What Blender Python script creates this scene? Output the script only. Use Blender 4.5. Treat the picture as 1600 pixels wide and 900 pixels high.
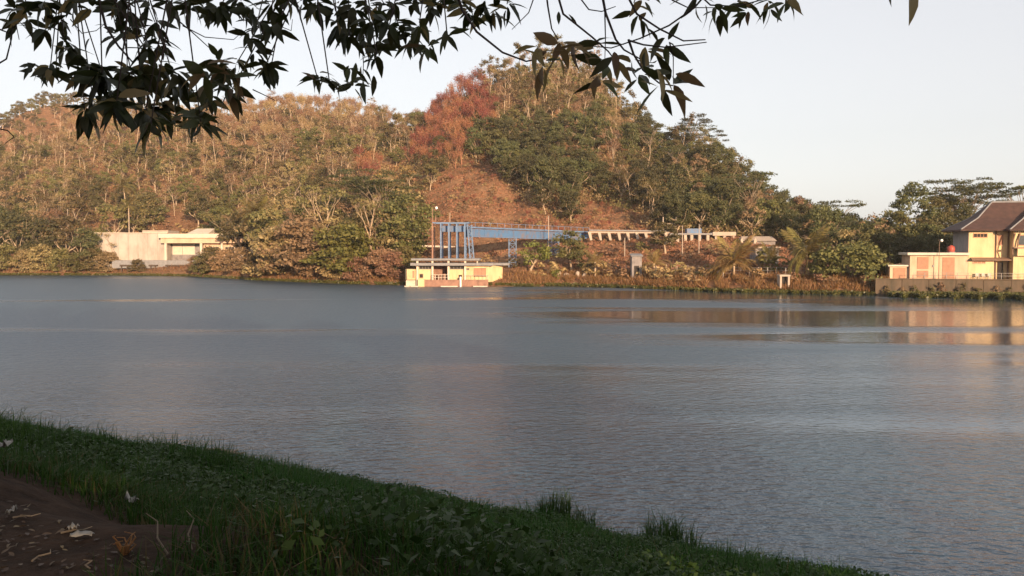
import bpy, math, random
import numpy as np
from mathutils import Vector, Matrix

for o in list(bpy.data.objects):
    bpy.data.objects.remove(o)
scene = bpy.context.scene
COL = scene.collection
R = math.radians
rng = random.Random(7)
nrg = np.random.default_rng(11)

# ------------------------------------------------------------------ camera
H = 7.5                      # eye height above the lake
F = 1386.0                   # focal length in photo pixels (1600 wide)
PITCH = math.atan(62.0 / F)
cam_d = bpy.data.cameras.new('camera')
cam = bpy.data.objects.new('camera', cam_d)
COL.objects.link(cam)
cam.location = (0, 0, H)
cam.rotation_euler = (math.pi / 2 - PITCH, 0, 0)
cam_d.sensor_width = 36.0
cam_d.lens = 36.0 * F / 1600.0
cam_d.clip_start = 0.1
cam_d.clip_end = 9000.0
scene.camera = cam

# ------------------------------------------------------------------ sky and sun
SUN_EL, SUN_AZ = 10.0, 20.0          # low sun behind the camera, to its right
world = bpy.data.worlds.new('World')
scene.world = world
world.use_nodes = True
wn, wl = world.node_tree.nodes, world.node_tree.links
bg = wn['Background']
sky = wn.new('ShaderNodeTexSky')
sky.sky_type = 'NISHITA'
sky.sun_disc = False
sky.sun_elevation = R(SUN_EL)
sky.sun_rotation = R(180.0 - SUN_AZ)
sky.altitude = 0
sky.air_density = 1.0
sky.dust_density = 1.5
sky.ozone_density = 1.5
hs = wn.new('ShaderNodeHueSaturation')
hs.inputs['Saturation'].default_value = 0.42
wl.new(sky.outputs[0], hs.inputs['Color'])
hazy = wn.new('ShaderNodeMix')              # the air is hazy: the blue is washed out evenly all round
hazy.data_type = 'RGBA'
hazy.inputs[0].default_value = 0.58
hazy.inputs[7].default_value = (3.04, 2.92, 2.98, 1)
wl.new(hs.outputs[0], hazy.inputs[6])
wl.new(hazy.outputs[2], bg.inputs[0])
bg.inputs[1].default_value = 0.15

sun_d = bpy.data.lights.new('sun', 'SUN')
sun_d.energy = 5.0
sun_d.color = (1.0, 0.71, 0.45)
sun_d.angle = R(0.5)
sun = bpy.data.objects.new('sun', sun_d)
COL.objects.link(sun)
sdir = Vector((-math.sin(R(SUN_AZ)) * math.cos(R(SUN_EL)), math.cos(R(SUN_AZ)) * math.cos(R(SUN_EL)), -math.sin(R(SUN_EL))))
sun.rotation_euler = sdir.to_track_quat('-Z', 'Y').to_euler()
sun.location = (40, -80, 60)

scene.view_settings.view_transform = 'Standard'
scene.view_settings.look = 'None'
scene.view_settings.gamma = 1.0
scene.view_settings.exposure = 0.85
scene.render.engine = 'CYCLES'
scene.cycles.max_bounces = 5
scene.cycles.diffuse_bounces = 2
scene.cycles.glossy_bounces = 2
scene.cycles.transmission_bounces = 2
scene.cycles.transparent_max_bounces = 4
scene.cycles.caustics_reflective = False
scene.cycles.caustics_refractive = False
scene.cycles.sample_clamp_indirect = 4.0
scene.cycles.use_denoising = True
scene.cycles.volume_bounces = 0


# ------------------------------------------------------------------ helpers
_fw = Vector((0, math.cos(PITCH), -math.sin(PITCH)))
_up = Vector((0, math.sin(PITCH), math.cos(PITCH)))


def at(px, py, Y):
    """world point at depth Y that the photo shows at pixel (px, py)"""
    d = _fw * F + Vector((1, 0, 0)) * (px - 800) + _up * (450 - py)
    d = d * (Y / d.y)
    return Vector((d.x, d.y, d.z + H))


def to_px(p):
    v = Vector(p) - Vector((0, 0, H))
    w = v.dot(_fw)
    return 800 + F * v.x / w, 450 - F * v.dot(_up) / w


def link(o, parent=None):
    COL.objects.link(o)
    if parent is not None:
        o.parent = parent
    return o


def tag(o, label=None, cat=None, group=None, kind=None):
    if label:
        o['label'] = label
    if cat:
        o['category'] = cat
    if group:
        o['group'] = group
    if kind:
        o['kind'] = kind
    return o


def empty(name, loc=(0, 0, 0), rz=0.0, scale=None):
    o = bpy.data.objects.new(name, None)
    o.empty_display_size = 0.3
    o.location = loc
    o.rotation_euler = (0, 0, rz)
    if scale is not None:
        o.scale = scale
    COL.objects.link(o)
    return o


def np_mesh(name, V, Fc, smooth=False):
    """mesh from numpy verts (n,3) and equal-sized faces (m,k)"""
    me = bpy.data.meshes.new(name)
    V = np.asarray(V, dtype=np.float32)
    Fc = np.asarray(Fc, dtype=np.int32)
    k = Fc.shape[1]
    me.vertices.add(len(V))
    me.vertices.foreach_set('co', V.ravel())
    me.loops.add(Fc.size)
    me.loops.foreach_set('vertex_index', Fc.ravel())
    me.polygons.add(len(Fc))
    me.polygons.foreach_set('loop_start', np.arange(0, Fc.size, k, dtype=np.int32))
    me.polygons.foreach_set('loop_total', np.full(len(Fc), k, dtype=np.int32))
    me.update(calc_edges=True)
    if smooth:
        me.polygons.foreach_set('use_smooth', np.ones(len(Fc), dtype=bool))
    return me


def obj(name, me, mat=None, parent=None):
    o = bpy.data.objects.new(name, me)
    if mat is not None and len(me.materials) == 0:
        me.materials.append(mat)
    return link(o, parent)


class MB:
    """collects boxes, tubes and faces; build() links them as one mesh object"""

    def __init__(self):
        self.v, self.f = [], []

    def box(self, x0, x1, y0, y1, z0, z1):
        b = len(self.v)
        self.v += [(x0, y0, z0), (x1, y0, z0), (x1, y1, z0), (x0, y1, z0), (x0, y0, z1), (x1, y0, z1), (x1, y1, z1), (x0, y1, z1)]
        self.f += [tuple(b + i for i in q) for q in ((3, 2, 1, 0), (4, 5, 6, 7), (0, 1, 5, 4), (1, 2, 6, 5), (2, 3, 7, 6), (3, 0, 4, 7))]
        return self

    def bar(self, a, c, w, h=None):
        """box beam from a to c, w wide and h high"""
        h = h or w
        a, c = Vector(a), Vector(c)
        d = (c - a).normalized()
        s = d.cross(Vector((0, 0, 1)))
        if s.length < 1e-3:
            s = Vector((1, 0, 0))
        s.normalize()
        u = s.cross(d).normalized()
        b = len(self.v)
        for p in (a, c):
            for i, j in ((-1, -1), (1, -1), (1, 1), (-1, 1)):
                self.v.append(tuple(p + s * (i * w / 2) + u * (j * h / 2)))
        self.f += [tuple(b + i for i in q) for q in ((0, 1, 2, 3), (7, 6, 5, 4), (0, 4, 5, 1), (1, 5, 6, 2), (2, 6, 7, 3), (3, 7, 4, 0))]
        return self

    def prism(self, pts, z0, z1):
        """vertical prism over a plan polygon (counter-clockwise)"""
        b, n = len(self.v), len(pts)
        self.v += [(x, y, z0) for x, y in pts] + [(x, y, z1) for x, y in pts]
        self.f.append(tuple(b + i for i in range(n - 1, -1, -1)))
        self.f.append(tuple(b + n + i for i in range(n)))
        for i in range(n):
            j = (i + 1) % n
            self.f.append((b + i, b + j, b + n + j, b + n + i))
        return self

    def tube(self, pts, radii, sides=6, cap=True):
        b, n = len(self.v), len(pts)
        pts = [Vector(p) for p in pts]
        ref = Vector((0.31, 0.95, 0.07))
        for i, p in enumerate(pts):
            d = (pts[min(i + 1, n - 1)] - pts[max(i - 1, 0)]).normalized()
            s = d.cross(ref)
            if s.length < 1e-3:
                s = d.cross(Vector((1, 0, 0)))
            s.normalize()
            u = s.cross(d)
            r = radii[i] if hasattr(radii, '__len__') else radii
            for k in range(sides):
                a = 2 * math.pi * k / sides
                self.v.append(tuple(p + (s * math.cos(a) + u * math.sin(a)) * r))
        for i in range(n - 1):
            for k in range(sides):
                k2 = (k + 1) % sides
                self.f.append((b + i * sides + k, b + i * sides + k2, b + (i + 1) * sides + k2, b + (i + 1) * sides + k))
        if cap:
            self.f.append(tuple(b + k for k in range(sides - 1, -1, -1)))
            self.f.append(tuple(b + (n - 1) * sides + k for k in range(sides)))
        return self

    def face(self, *pts):
        b = len(self.v)
        self.v += [tuple(p) for p in pts]
        self.f.append(tuple(range(b, b + len(pts))))
        return self

    def mesh(self, name, smooth=False):
        me = bpy.data.meshes.new(name)
        me.from_pydata(self.v, [], self.f)
        me.update()
        if smooth:
            me.polygons.foreach_set('use_smooth', np.ones(len(me.polygons), dtype=bool))
        return me

    def build(self, name, mat, parent=None, smooth=False):
        return obj(name, self.mesh(name, smooth), mat, parent)


def bevel(o, w=0.03, seg=1):
    m = o.modifiers.new('bevel', 'BEVEL')
    m.width = w
    m.segments = seg
    m.limit_method = 'ANGLE'
    return o


# value noise on numpy arrays, for terrain
def vnoise(x, y, seed=0):
    xi, yi = np.floor(x).astype(np.int64), np.floor(y).astype(np.int64)
    xf, yf = x - xi, y - yi

    def h(a, b):
        n = (a * 374761393 + b * 668265263 + seed * 974634777) & 0x7fffffff
        n = ((n ^ (n >> 13)) * 1274126177) & 0x7fffffff
        return ((n ^ (n >> 16)) & 0xffff) / 65535.0
    sx, sy = xf * xf * (3 - 2 * xf), yf * yf * (3 - 2 * yf)
    a = h(xi, yi) * (1 - sx) + h(xi + 1, yi) * sx
    b = h(xi, yi + 1) * (1 - sx) + h(xi + 1, yi + 1) * sx
    return (a * (1 - sy) + b * sy) * 2 - 1


# ------------------------------------------------------------------ materials
def new_mat(name):
    m = bpy.data.materials.new(name)
    m.use_nodes = True
    nt = m.node_tree
    return m, nt.nodes, nt.links, nt.nodes['Principled BSDF']


def ramp(n, cols):
    r = n.new('ShaderNodeValToRGB')
    el = r.color_ramp.elements
    while len(el) < len(cols):
        el.new(0.5)
    for e, (p, c) in zip(el, cols):
        e.position = p
        e.color = (*c, 1)
    return r


def surf(name, col, rough=0.8, var=0.25, scale=3.0, bump=0.0, col2=None, stretch=(1, 1, 1), spec=0.3, metal=0.0):
    """weathered plain surface: base colour broken by two noises"""
    m, n, l, b = new_mat(name)
    tc = n.new('ShaderNodeTexCoord')
    mp = n.new('ShaderNodeMapping')
    mp.inputs['Scale'].default_value = stretch
    l.new(tc.outputs['Object'], mp.inputs[0])
    nz = n.new('ShaderNodeTexNoise')
    nz.inputs['Scale'].default_value = scale
    nz.inputs['Detail'].default_value = 6
    nz.inputs['Roughness'].default_value = 0.65
    l.new(mp.outputs[0], nz.inputs['Vector'])
    dark = tuple(c * (1 - var) for c in col)
    light = tuple(min(1, c * (1 + var * 0.5)) for c in col)
    r = ramp(n, [(0.3, col2 or dark), (0.55, col), (0.75, light)])
    l.new(nz.outputs['Fac'], r.inputs[0])
    l.new(r.outputs[0], b.inputs['Base Color'])
    b.inputs['Roughness'].default_value = rough
    b.inputs['Specular IOR Level'].default_value = spec
    b.inputs['Metallic'].default_value = metal
    if bump:
        bp = n.new('ShaderNodeBump')
        bp.inputs['Strength'].default_value = bump
        bp.inputs['Distance'].default_value = 0.05
        l.new(nz.outputs['Fac'], bp.inputs['Height'])
        l.new(bp.outputs[0], b.inputs['Normal'])
    return m


def leaf_mat(name, cols, transl=0.3, rough=0.55, spec=0.25, objvar=0.25):
    """foliage: colour differs from leaf to leaf and a little from plant to plant"""
    m, n, l, b = new_mat(name)
    g = n.new('ShaderNodeNewGeometry')
    oi = n.new('ShaderNodeObjectInfo')
    k = len(cols)
    r = ramp(n, [(i / max(1, k - 1), c) for i, c in enumerate(cols)])
    l.new(g.outputs['Random Per Island'], r.inputs[0])
    hv = n.new('ShaderNodeHueSaturation')
    mr = n.new('ShaderNodeMapRange')
    mr.inputs['To Min'].default_value = 1 - objvar
    mr.inputs['To Max'].default_value = 1 + objvar
    l.new(oi.outputs['Random'], mr.inputs['Value'])
    l.new(mr.outputs[0], hv.inputs['Value'])
    mh = n.new('ShaderNodeMath')
    mh.operation = 'MULTIPLY_ADD'
    mh.inputs[1].default_value = 0.05
    mh.inputs[2].default_value = 0.475
    l.new(oi.outputs['Random'], mh.inputs[0])
    l.new(mh.outputs[0], hv.inputs['Hue'])
    l.new(r.outputs[0], hv.inputs['Color'])
    l.new(hv.outputs[0], b.inputs['Base Color'])
    b.inputs['Roughness'].default_value = rough
    b.inputs['Specular IOR Level'].default_value = spec
    if transl:
        t = n.new('ShaderNodeBsdfTranslucent')
        l.new(hv.outputs[0], t.inputs['Color'])
        mx = n.new('ShaderNodeMixShader')
        mx.inputs[0].default_value = transl
        l.new(b.outputs[0], mx.inputs[1])
        l.new(t.outputs[0], mx.inputs[2])
        l.new(mx.outputs[0], n['Material Output'].inputs['Surface'])
    return m


M = {}
M['leaf_green'] = leaf_mat('leaf_green', [(0.08, 0.08, 0.028), (0.12, 0.108, 0.04), (0.165, 0.135, 0.052), (0.10, 0.09, 0.03)])
M['leaf_dark'] = leaf_mat('leaf_dark', [(0.06, 0.066, 0.026), (0.095, 0.092, 0.036), (0.135, 0.118, 0.048)])
M['leaf_olive'] = leaf_mat('leaf_olive', [(0.13, 0.11, 0.042), (0.19, 0.145, 0.06), (0.12, 0.11, 0.04), (0.24, 0.165, 0.075)])
M['leaf_brown'] = leaf_mat('leaf_brown', [(0.20, 0.13, 0.065), (0.28, 0.185, 0.095), (0.34, 0.235, 0.125), (0.17, 0.125, 0.058)])
M['leaf_russet'] = leaf_mat('leaf_russet', [(0.29, 0.175, 0.09), (0.38, 0.235, 0.125), (0.33, 0.205, 0.11), (0.25, 0.17, 0.09)])
M['leaf_red'] = leaf_mat('leaf_red', [(0.28, 0.092, 0.058), (0.35, 0.125, 0.08), (0.24, 0.092, 0.055), (0.30, 0.15, 0.085)])
M['leaf_tan'] = leaf_mat('leaf_tan', [(0.38, 0.22, 0.09), (0.45, 0.28, 0.12), (0.30, 0.18, 0.07)])
M['leaf_lime'] = leaf_mat('leaf_lime', [(0.13, 0.13, 0.03), (0.18, 0.16, 0.04), (0.10, 0.11, 0.03)])
M['frond'] = leaf_mat('frond', [(0.13, 0.11, 0.035), (0.20, 0.15, 0.055), (0.16, 0.13, 0.04)], rough=0.4)
M['frond_dry'] = leaf_mat('frond_dry', [(0.24, 0.15, 0.06), (0.30, 0.20, 0.08), (0.20, 0.15, 0.05)], rough=0.5)
M['bark_pale'] = surf('bark_pale', (0.42, 0.31, 0.21), 0.9, 0.35, 2.0, stretch=(2, 2, 0.5))
M['bark_grey'] = surf('bark_grey', (0.24, 0.18, 0.125), 0.9, 0.4, 2.0, stretch=(2, 2, 0.5))
M['bark_red'] = surf('bark_red', (0.34, 0.16, 0.095), 0.9, 0.35, 2.0)
M['bark_dark'] = surf('bark_dark', (0.085, 0.06, 0.045), 0.9, 0.4, 6.0, 0.4)

# ------------------------------------------------------------------ terrain across the lake
# column: bearing in photo pixels -> shore depth, (k4), (k5), (k6 = ridge); depths and heights in metres
TERR = [
    (-900, 300, (330, 4), (400, 30), (520, 62), None),
    (-150, 252, (275, 5), (330, 26), (430, 56), None),
    (0, 247, (270, 5), (320, 24), (395, 48), None),
    (100, 246, (268, 5), (315, 24), (385, 55), None),
    (200, 245, (268, 5), (310, 24), (390, 64), None),
    (300, 236, (268, 4), (305, 22), (395, 66), None),
    (400, 208, (262, 4.5), (298, 24), (400, 69), None),
    (450, 200, (240, 5), (285, 25), (400, 71), None),
    (550, 185, (215, 5), (270, 26), (400, 66), None),
    (640, 179, (205, 5.5), (262, 27), (390, 58), None),
    (700, 176, (200, 5.5), (258, 30), (335, 60), None),
    (760, 174, (198, 5.5), (256, 32), (330, 67), None),
    (830, 174, (198, 6), (256, 32), (325, 71), None),
    (880, 176, (196, 7), (250, 28), (325, 73), None),
    (940, 172, (200, 9.6), (245, 25), (320, 65), None),
    (980, 168, (198, 9.6), (238, 22), (310, 52), None),
    (1030, 162, (196, 9.6), (230, 19), (295, 38), None),
    (1110, 155, (192, 9.4), (222, 18), (270, 34), None),
    (1180, 151, (188, 9), (212, 13), (255, 21), None),
    (1240, 148, (180, 6), (205, 9), (245, 13), None),
    (1310, 145, (170, 4), (200, 6), (235, 8.5), None),
    (1370, 143.5, (165, 3), (200, 4), (235, 5), None),
    (1392, 143.5, (160, 2.6), (200, 3.5), (240, 4), (0.6, 2.4)),
    (1450, 142.0, (155, 2.6), (200, 3.5), (240, 4), (0.6, 2.4)),
    (1600, 139.0, (152, 2.6), (200, 3.5), (240, 4), (0.6, 2.4)),
    (1800, 133.0, (148, 2.6), (200, 3.5), (240, 4), (0.6, 2.4)),
    (2600, 120.0, (148, 2.6), (200, 3.5), (240, 4), (0.6, 2.4)),
]
_cols = np.array([t[0] for t in TERR], dtype=float)
_kd, _kz = [], []
for px, ds, k4, k5, k6, wall in TERR:
    o1, z1 = wall if wall else (2.0, 1.0)
    o2, z2 = (6.0, 2.5) if wall else (8.0, 2.5)
    _kd.append([ds - 9, ds, ds + o1, ds + o2, k4[0], k5[0], k6[0], k6[0] + 90, 1100])
    _kz.append([-2.5, -0.02, z1, z2, k4[1], k5[1], k6[1], k6[1] * 0.5, 5.0])
_kd, _kz = np.array(_kd), np.array(_kz)
FAR_X, FAR_Y = -255.0, 505.0


def ground_np(x, y):
    x, y = np.asarray(x, dtype=float), np.asarray(y, dtype=float)
    u = 800 + F * x / np.maximum(y, 1.0)
    out = np.zeros_like(x)
    kd = np.stack([np.interp(u, _cols, _kd[:, k]) for k in range(9)])
    kz = np.stack([np.interp(u, _cols, _kz[:, k]) for k in range(9)])
    out = np.where(y <= kd[0], kz[0], kz[8])
    for k in range(8):
        w = np.clip((y - kd[k]) / np.maximum(kd[k + 1] - kd[k], 1e-6), 0, 1)
        if k == 5:
            w = 0.6 * w + 0.4 * np.sin(w * math.pi / 2)
        inside = (y >= kd[k]) & (y < kd[k + 1])
        out = np.where(inside, kz[k] * (1 - w) + kz[k + 1] * w, out)
    rough = np.clip((y - kd[4]) / 25.0, 0, 1) * (u < 1360)
    out = out + rough * (1.6 * vnoise(x / 22, y / 22, 3) + 0.9 * vnoise(x / 7, y / 7, 5) + 0.8 * vnoise(x / 4.0, y / 16, 6))
    bankn = np.clip((y - kd[1]) / 4, 0, 1) * (u < 1380)
    out = out + bankn * 0.25 * vnoise(x / 2.2, y / 2.2, 9)
    far = np.exp(-(((x - FAR_X) / 62) ** 2 + ((y - FAR_Y) / 55) ** 2))
    out = out + 62 * far * np.clip((y - 410) / 60, 0, 1)
    return out


def ground(x, y):
    return float(ground_np(np.array([x]), np.array([y]))[0])


def shore(px):
    return float(np.interp(px, _cols, _kd[:, 1]))


us = np.concatenate([np.arange(-900, -100, 40), np.arange(-100, 1700, 7), np.arange(1700, 2601, 40)]).astype(float)
ts = np.concatenate([np.linspace(-9, 12, 30), np.linspace(14, 320, 150), np.geomspace(330, 7000, 26)])
U, T = np.meshgrid(us, ts)
DS = np.interp(U, _cols, _kd[:, 1])
YY = DS + T
XX = (U - 800) / F * YY
ZZ = ground_np(XX, YY)
# low blue ridge very far away beyond the gap at the right of the hill
ZZ = ZZ + np.where(YY > 900, 22 * np.exp(-((U - 1370) / 260.0) ** 2) * np.exp(-((YY - 2300) / 700.0) ** 2), 0)
nr, nc = U.shape
idx = np.arange(nr * nc).reshape(nr, nc)
faces = np.stack([idx[:-1, :-1], idx[:-1, 1:], idx[1:, 1:], idx[1:, :-1]], -1).reshape(-1, 4)
terr_me = np_mesh('hillside_terrain', np.stack([XX, YY, ZZ], -1).reshape(-1, 3), faces, smooth=True)

m, n, l, b = new_mat('hill_ground')
geo = n.new('ShaderNodeNewGeometry')
nz = n.new('ShaderNodeTexNoise'); nz.inputs['Scale'].default_value = 0.05; nz.inputs['Detail'].default_value = 8; nz.inputs['Roughness'].default_value = 0.7
nf = n.new('ShaderNodeTexNoise'); nf.inputs['Scale'].default_value = 0.9; nf.inputs['Detail'].default_value = 6; nf.inputs['Roughness'].default_value = 0.75
l.new(geo.outputs['Position'], nz.inputs['Vector']); l.new(geo.outputs['Position'], nf.inputs['Vector'])
r1 = ramp(n, [(0.3, (0.16, 0.088, 0.05)), (0.5, (0.22, 0.118, 0.066)), (0.68, (0.30, 0.175, 0.095))])
l.new(nz.outputs['Fac'], r1.inputs[0])
r2 = ramp(n, [(0.32, (0.55, 0.55, 0.55)), (0.52, (1, 1, 1)), (0.72, (1.25, 1.2, 1.1))])
l.new(nf.outputs['Fac'], r2.inputs[0])
mu = n.new('ShaderNodeMix'); mu.data_type = 'RGBA'; mu.blend_type = 'MULTIPLY'; mu.inputs[0].default_value = 1
l.new(r1.outputs[0], mu.inputs[6]); l.new(r2.outputs[0], mu.inputs[7])
l.new(mu.outputs[2], b.inputs['Base Color'])
b.inputs['Roughness'].default_value = 0.95
b.inputs['Specular IOR Level'].default_value = 0.1
bp = n.new('ShaderNodeBump'); bp.inputs['Strength'].default_value = 0.8; bp.inputs['Distance'].default_value = 0.6
l.new(nf.outputs['Fac'], bp.inputs['Height']); l.new(bp.outputs[0], b.inputs['Normal'])
M['hill_ground'] = m
tag(obj('hillside_terrain', terr_me, m), kind='structure')

# ------------------------------------------------------------------ lake
m, n, l, b = new_mat('lake_water')
tc = n.new('ShaderNodeTexCoord')


def wnoise(scale, sx, sy, detail, rot=0.0, rough=0.5):
    mp = n.new('ShaderNodeMapping')
    mp.inputs['Scale'].default_value = (sx, sy, 1)
    mp.inputs['Rotation'].default_value = (0, 0, rot)
    l.new(tc.outputs['Object'], mp.inputs[0])
    z = n.new('ShaderNodeTexNoise')
    z.inputs['Scale'].default_value = scale
    z.inputs['Detail'].default_value = detail
    z.inputs['Roughness'].default_value = rough
    l.new(mp.outputs[0], z.inputs['Vector'])
    return z.outputs['Fac']


def math_node(op, a, c, d=None):
    q = n.new('ShaderNodeMath'); q.operation = op
    for i, s in enumerate((a, c, d)):
        if s is None:
            continue
        if isinstance(s, (int, float)):
            q.inputs[i].default_value = s
        else:
            l.new(s, q.inputs[i])
    return q.outputs[0]


rip1 = wnoise(2.6, 0.8, 1.25, 3, R(-28))        # short wind ripples
rip2 = wnoise(0.9, 0.7, 1.3, 2, R(-18))         # longer wavelets
calm = wnoise(0.022, 0.55, 2.6, 3, R(6))        # wind streaks: calm lanes against ruffled ones
sep = n.new('ShaderNodeSeparateXYZ')
l.new(tc.outputs['Object'], sep.inputs[0])
lee = n.new('ShaderNodeMapRange'); lee.interpolation_type = 'SMOOTHSTEP'      # the right-hand shore lies in the lee of the wind
lee.inputs['From Min'].default_value = -30.0; lee.inputs['From Max'].default_value = 70.0
lee.inputs['To Min'].default_value = 0.16; lee.inputs['To Max'].default_value = -0.13
l.new(math_node('ADD', sep.outputs['X'], math_node('MULTIPLY', sep.outputs['Y'], 0.12)), lee.inputs['Value'])
calm = math_node('ADD', calm, lee.outputs[0])
cr = n.new('ShaderNodeMapRange')
cr.inputs['From Min'].default_value = 0.40; cr.inputs['From Max'].default_value = 0.56
cr.inputs['To Min'].default_value = 0.12; cr.inputs['To Max'].default_value = 1.0
l.new(calm, cr.inputs['Value'])
hgt = math_node('ADD', math_node('MULTIPLY', rip1, 0.15), math_node('MULTIPLY', rip2, 0.11))
hgt = math_node('MULTIPLY', hgt, cr.outputs[0])
bp = n.new('ShaderNodeBump'); bp.inputs['Strength'].default_value = 1.0; bp.inputs['Distance'].default_value = 1.0
l.new(hgt, bp.inputs['Height']); l.new(bp.outputs[0], b.inputs['Normal'])
b.inputs['Base Color'].default_value = (0.020, 0.052, 0.080, 1)
rr = n.new('ShaderNodeMapRange')
rr.inputs['From Min'].default_value = 0.40; rr.inputs['From Max'].default_value = 0.56
rr.inputs['To Min'].default_value = 0.05; rr.inputs['To Max'].default_value = 0.38
l.new(calm, rr.inputs['Value'])
cove = n.new('ShaderNodeMapRange'); cove.interpolation_type = 'SMOOTHSTEP'     # the bay under the near bank is only lightly ruffled
cove.inputs['From Min'].default_value = 75.0; cove.inputs['From Max'].default_value = 36.0
cove.inputs['To Min'].default_value = 0.0; cove.inputs['To Max'].default_value = 0.85
l.new(sep.outputs['Y'], cove.inputs['Value'])
rmix = n.new('ShaderNodeMix')
l.new(cove.outputs[0], rmix.inputs[0]); l.new(rr.outputs[0], rmix.inputs[2]); rmix.inputs[3].default_value = 0.18
l.new(rmix.outputs[0], b.inputs['Roughness'])
b.inputs['IOR'].default_value = 1.65
M['water'] = m
lk = MB()
lk.face((-420, -60, 0), (420, -60, 0), (420, 330, 0), (-420, 330, 0))
tag(lk.build('lake', m), kind='structure')

# ------------------------------------------------------------------ near bank the camera stands on
E2, N2 = (0.85, -0.527), (-0.527, -0.85)
P0 = (-0.63, 24.4)


def bank_st(x, y):
    rx, ry = x - P0[0], y - P0[1]
    t = rx * E2[0] + ry * E2[1]
    s = rx * N2[0] + ry * N2[1]
    s = s - 0.6 * vnoise(t / 5.0, t * 0 + 2.5, 21) - 0.4 * vnoise(t / 1.7, t * 0 + 1.5, 22) - 0.5 + 0.9 * np.exp(-((t + 3.0) / 4.5) ** 2) + 0.7 * np.exp(-((t - 3.2) / 1.3) ** 2) + 0.55 * np.exp(-((t - 6.2) / 1.1) ** 2)
    return s, t


def bank_np(x, y):
    s, t = bank_st(np.asarray(x, float), np.asarray(y, float))
    z = np.interp(s, [-8, 0, 0.4, 12.8, 15.7, 17.0, 28, 42, 60, 160], [-2.4, 0, 0.16, 4.2, 5.3, 5.86, 6.1, 11.0, 13.0, 15.0])  # inland rise is added out of view to block the low sun
    return z + np.clip(s, 0, 1) * (0.10 * vnoise(x / 1.3, y / 1.3, 31) + 0.05 * vnoise(x / 0.4, y / 0.4, 32)) * np.clip((18.2 - s) / 2, 0.25, 1)


def bank(x, y):
    return float(bank_np(np.array([x]), np.array([y]))[0])


sx_ = np.concatenate([np.linspace(-6, 24, 150), np.linspace(24.5, 160, 60)])
tx_ = np.concatenate([np.linspace(-160, -50, 30), np.linspace(-49, 30, 320), np.linspace(31, 160, 40)])
Sg, Tg = np.meshgrid(sx_, tx_)
Xb = P0[0] + Tg * E2[0] + Sg * N2[0]
Yb = P0[1] + Tg * E2[1] + Sg * N2[1]
Zb = bank_np(Xb, Yb)
nr, nc = Sg.shape
idx = np.arange(nr * nc).reshape(nr, nc)
faces = np.stack([idx[:-1, :-1], idx[:-1, 1:], idx[1:, 1:], idx[1:, :-1]], -1).reshape(-1, 4)[:, ::-1]
bank_me = np_mesh('bank_ground', np.stack([Xb, Yb, Zb], -1).reshape(-1, 3), faces, smooth=True)
M['bank_soil'] = surf('bank_soil', (0.045, 0.028, 0.019), 0.95, 0.55, 5.0, 1.0, spec=0.08)
tag(obj('bank_ground', bank_me, M['bank_soil']), kind='structure')

# ------------------------------------------------------------------ vegetation builders
def leaf_cloud(C, size, nrm=None, aspect=0.55, jitter=1.0, fold=0.0):
    """diamond leaves at centres C (n,3), half-length size (n,), facing about nrm"""
    n_ = len(C)
    rnd = nrg.normal(size=(n_, 3))
    nn = rnd * jitter if nrm is None else nrm + rnd * jitter
    nn /= np.linalg.norm(nn, axis=1, keepdims=True) + 1e-9
    a = np.cross(nn, nrg.normal(size=(n_, 3)))
    a /= np.linalg.norm(a, axis=1, keepdims=True) + 1e-9
    b_ = np.cross(nn, a)
    size = np.asarray(size).reshape(-1, 1)
    A, B = a * size, b_ * size * aspect
    V = np.stack([C - A, C + B + nn * size * fold, C + A, C - B + nn * size * fold], 1).reshape(-1, 3)
    Fc = np.arange(n_ * 4).reshape(-1, 4)
    return V, Fc


def clump_leaves(clumps, per, size, shell=0.5, squash=0.8):
    """leaves in and on a set of clumps [(centre, radius)]"""
    Cs, Ns, S = [], [], []
    for c, r in clumps:
        k = max(6, int(per * (r ** 2)))
        d = nrg.normal(size=(k, 3))
        d /= np.linalg.norm(d, axis=1, keepdims=True)
        d[:, 2] = np.where(d[:, 2] < -0.3, d[:, 2] * 0.5, d[:, 2])
        u = shell + (1 - shell) * nrg.random((k, 1))
        p = np.array(c) + d * u * r * np.array([1, 1, squash])
        Cs.append(p)
        Ns.append(d + np.array([0, 0, 0.5]))
        S.append(size * (0.6 + 0.8 * nrg.random(k)))
    return leaf_cloud(np.concatenate(Cs), np.concatenate(S), np.concatenate(Ns), 0.6, 0.7)


def grow(mb, p, d, length, r, depth, rg, tips, spread=0.6, up=0.25, kids=(2, 3), sides=5, shrink=0.66, wob=0.12, mids=None):
    p, d = Vector(p), Vector(d).normalized()
    pts, rad = [p.copy()], [r]
    seg = 3 if depth > 0 else 2
    for i in range(seg):
        d = (d + Vector((rg.gauss(0, wob), rg.gauss(0, wob), rg.gauss(0, wob) + up * 0.15))).normalized()
        p = p + d * (length / seg)
        pts.append(p.copy())
        rad.append(r * (1 - 0.42 * (i + 1) / seg))
    mb.tube(pts, rad, sides if depth > 1 else 3, cap=False)
    if mids is not None and depth <= 1:
        mids += pts[1:]
    if depth == 0:
        tips.append(p.copy())
        return
    for k in range(rg.randint(*kids)):
        a = rg.uniform(0, 2 * math.pi)
        s = d.orthogonal().normalized()
        s.rotate(Matrix.Rotation(a, 3, d))
        nd = (d + s * rg.uniform(0.6, 1.3) * spread + Vector((0, 0, up))).normalized()
        st = pts[-1] if k == 0 or rg.random() < 0.5 else pts[-2]
        grow(mb, st, nd, length * shrink * rg.uniform(0.8, 1.2), r * 0.55, depth - 1, rg, tips, spread, up, kids, sides, shrink, wob, mids)


PROTO = {}


def proto(kind, trunk_me, crown_me):
    PROTO.setdefault(kind, []).append((trunk_me, crown_me))


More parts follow.
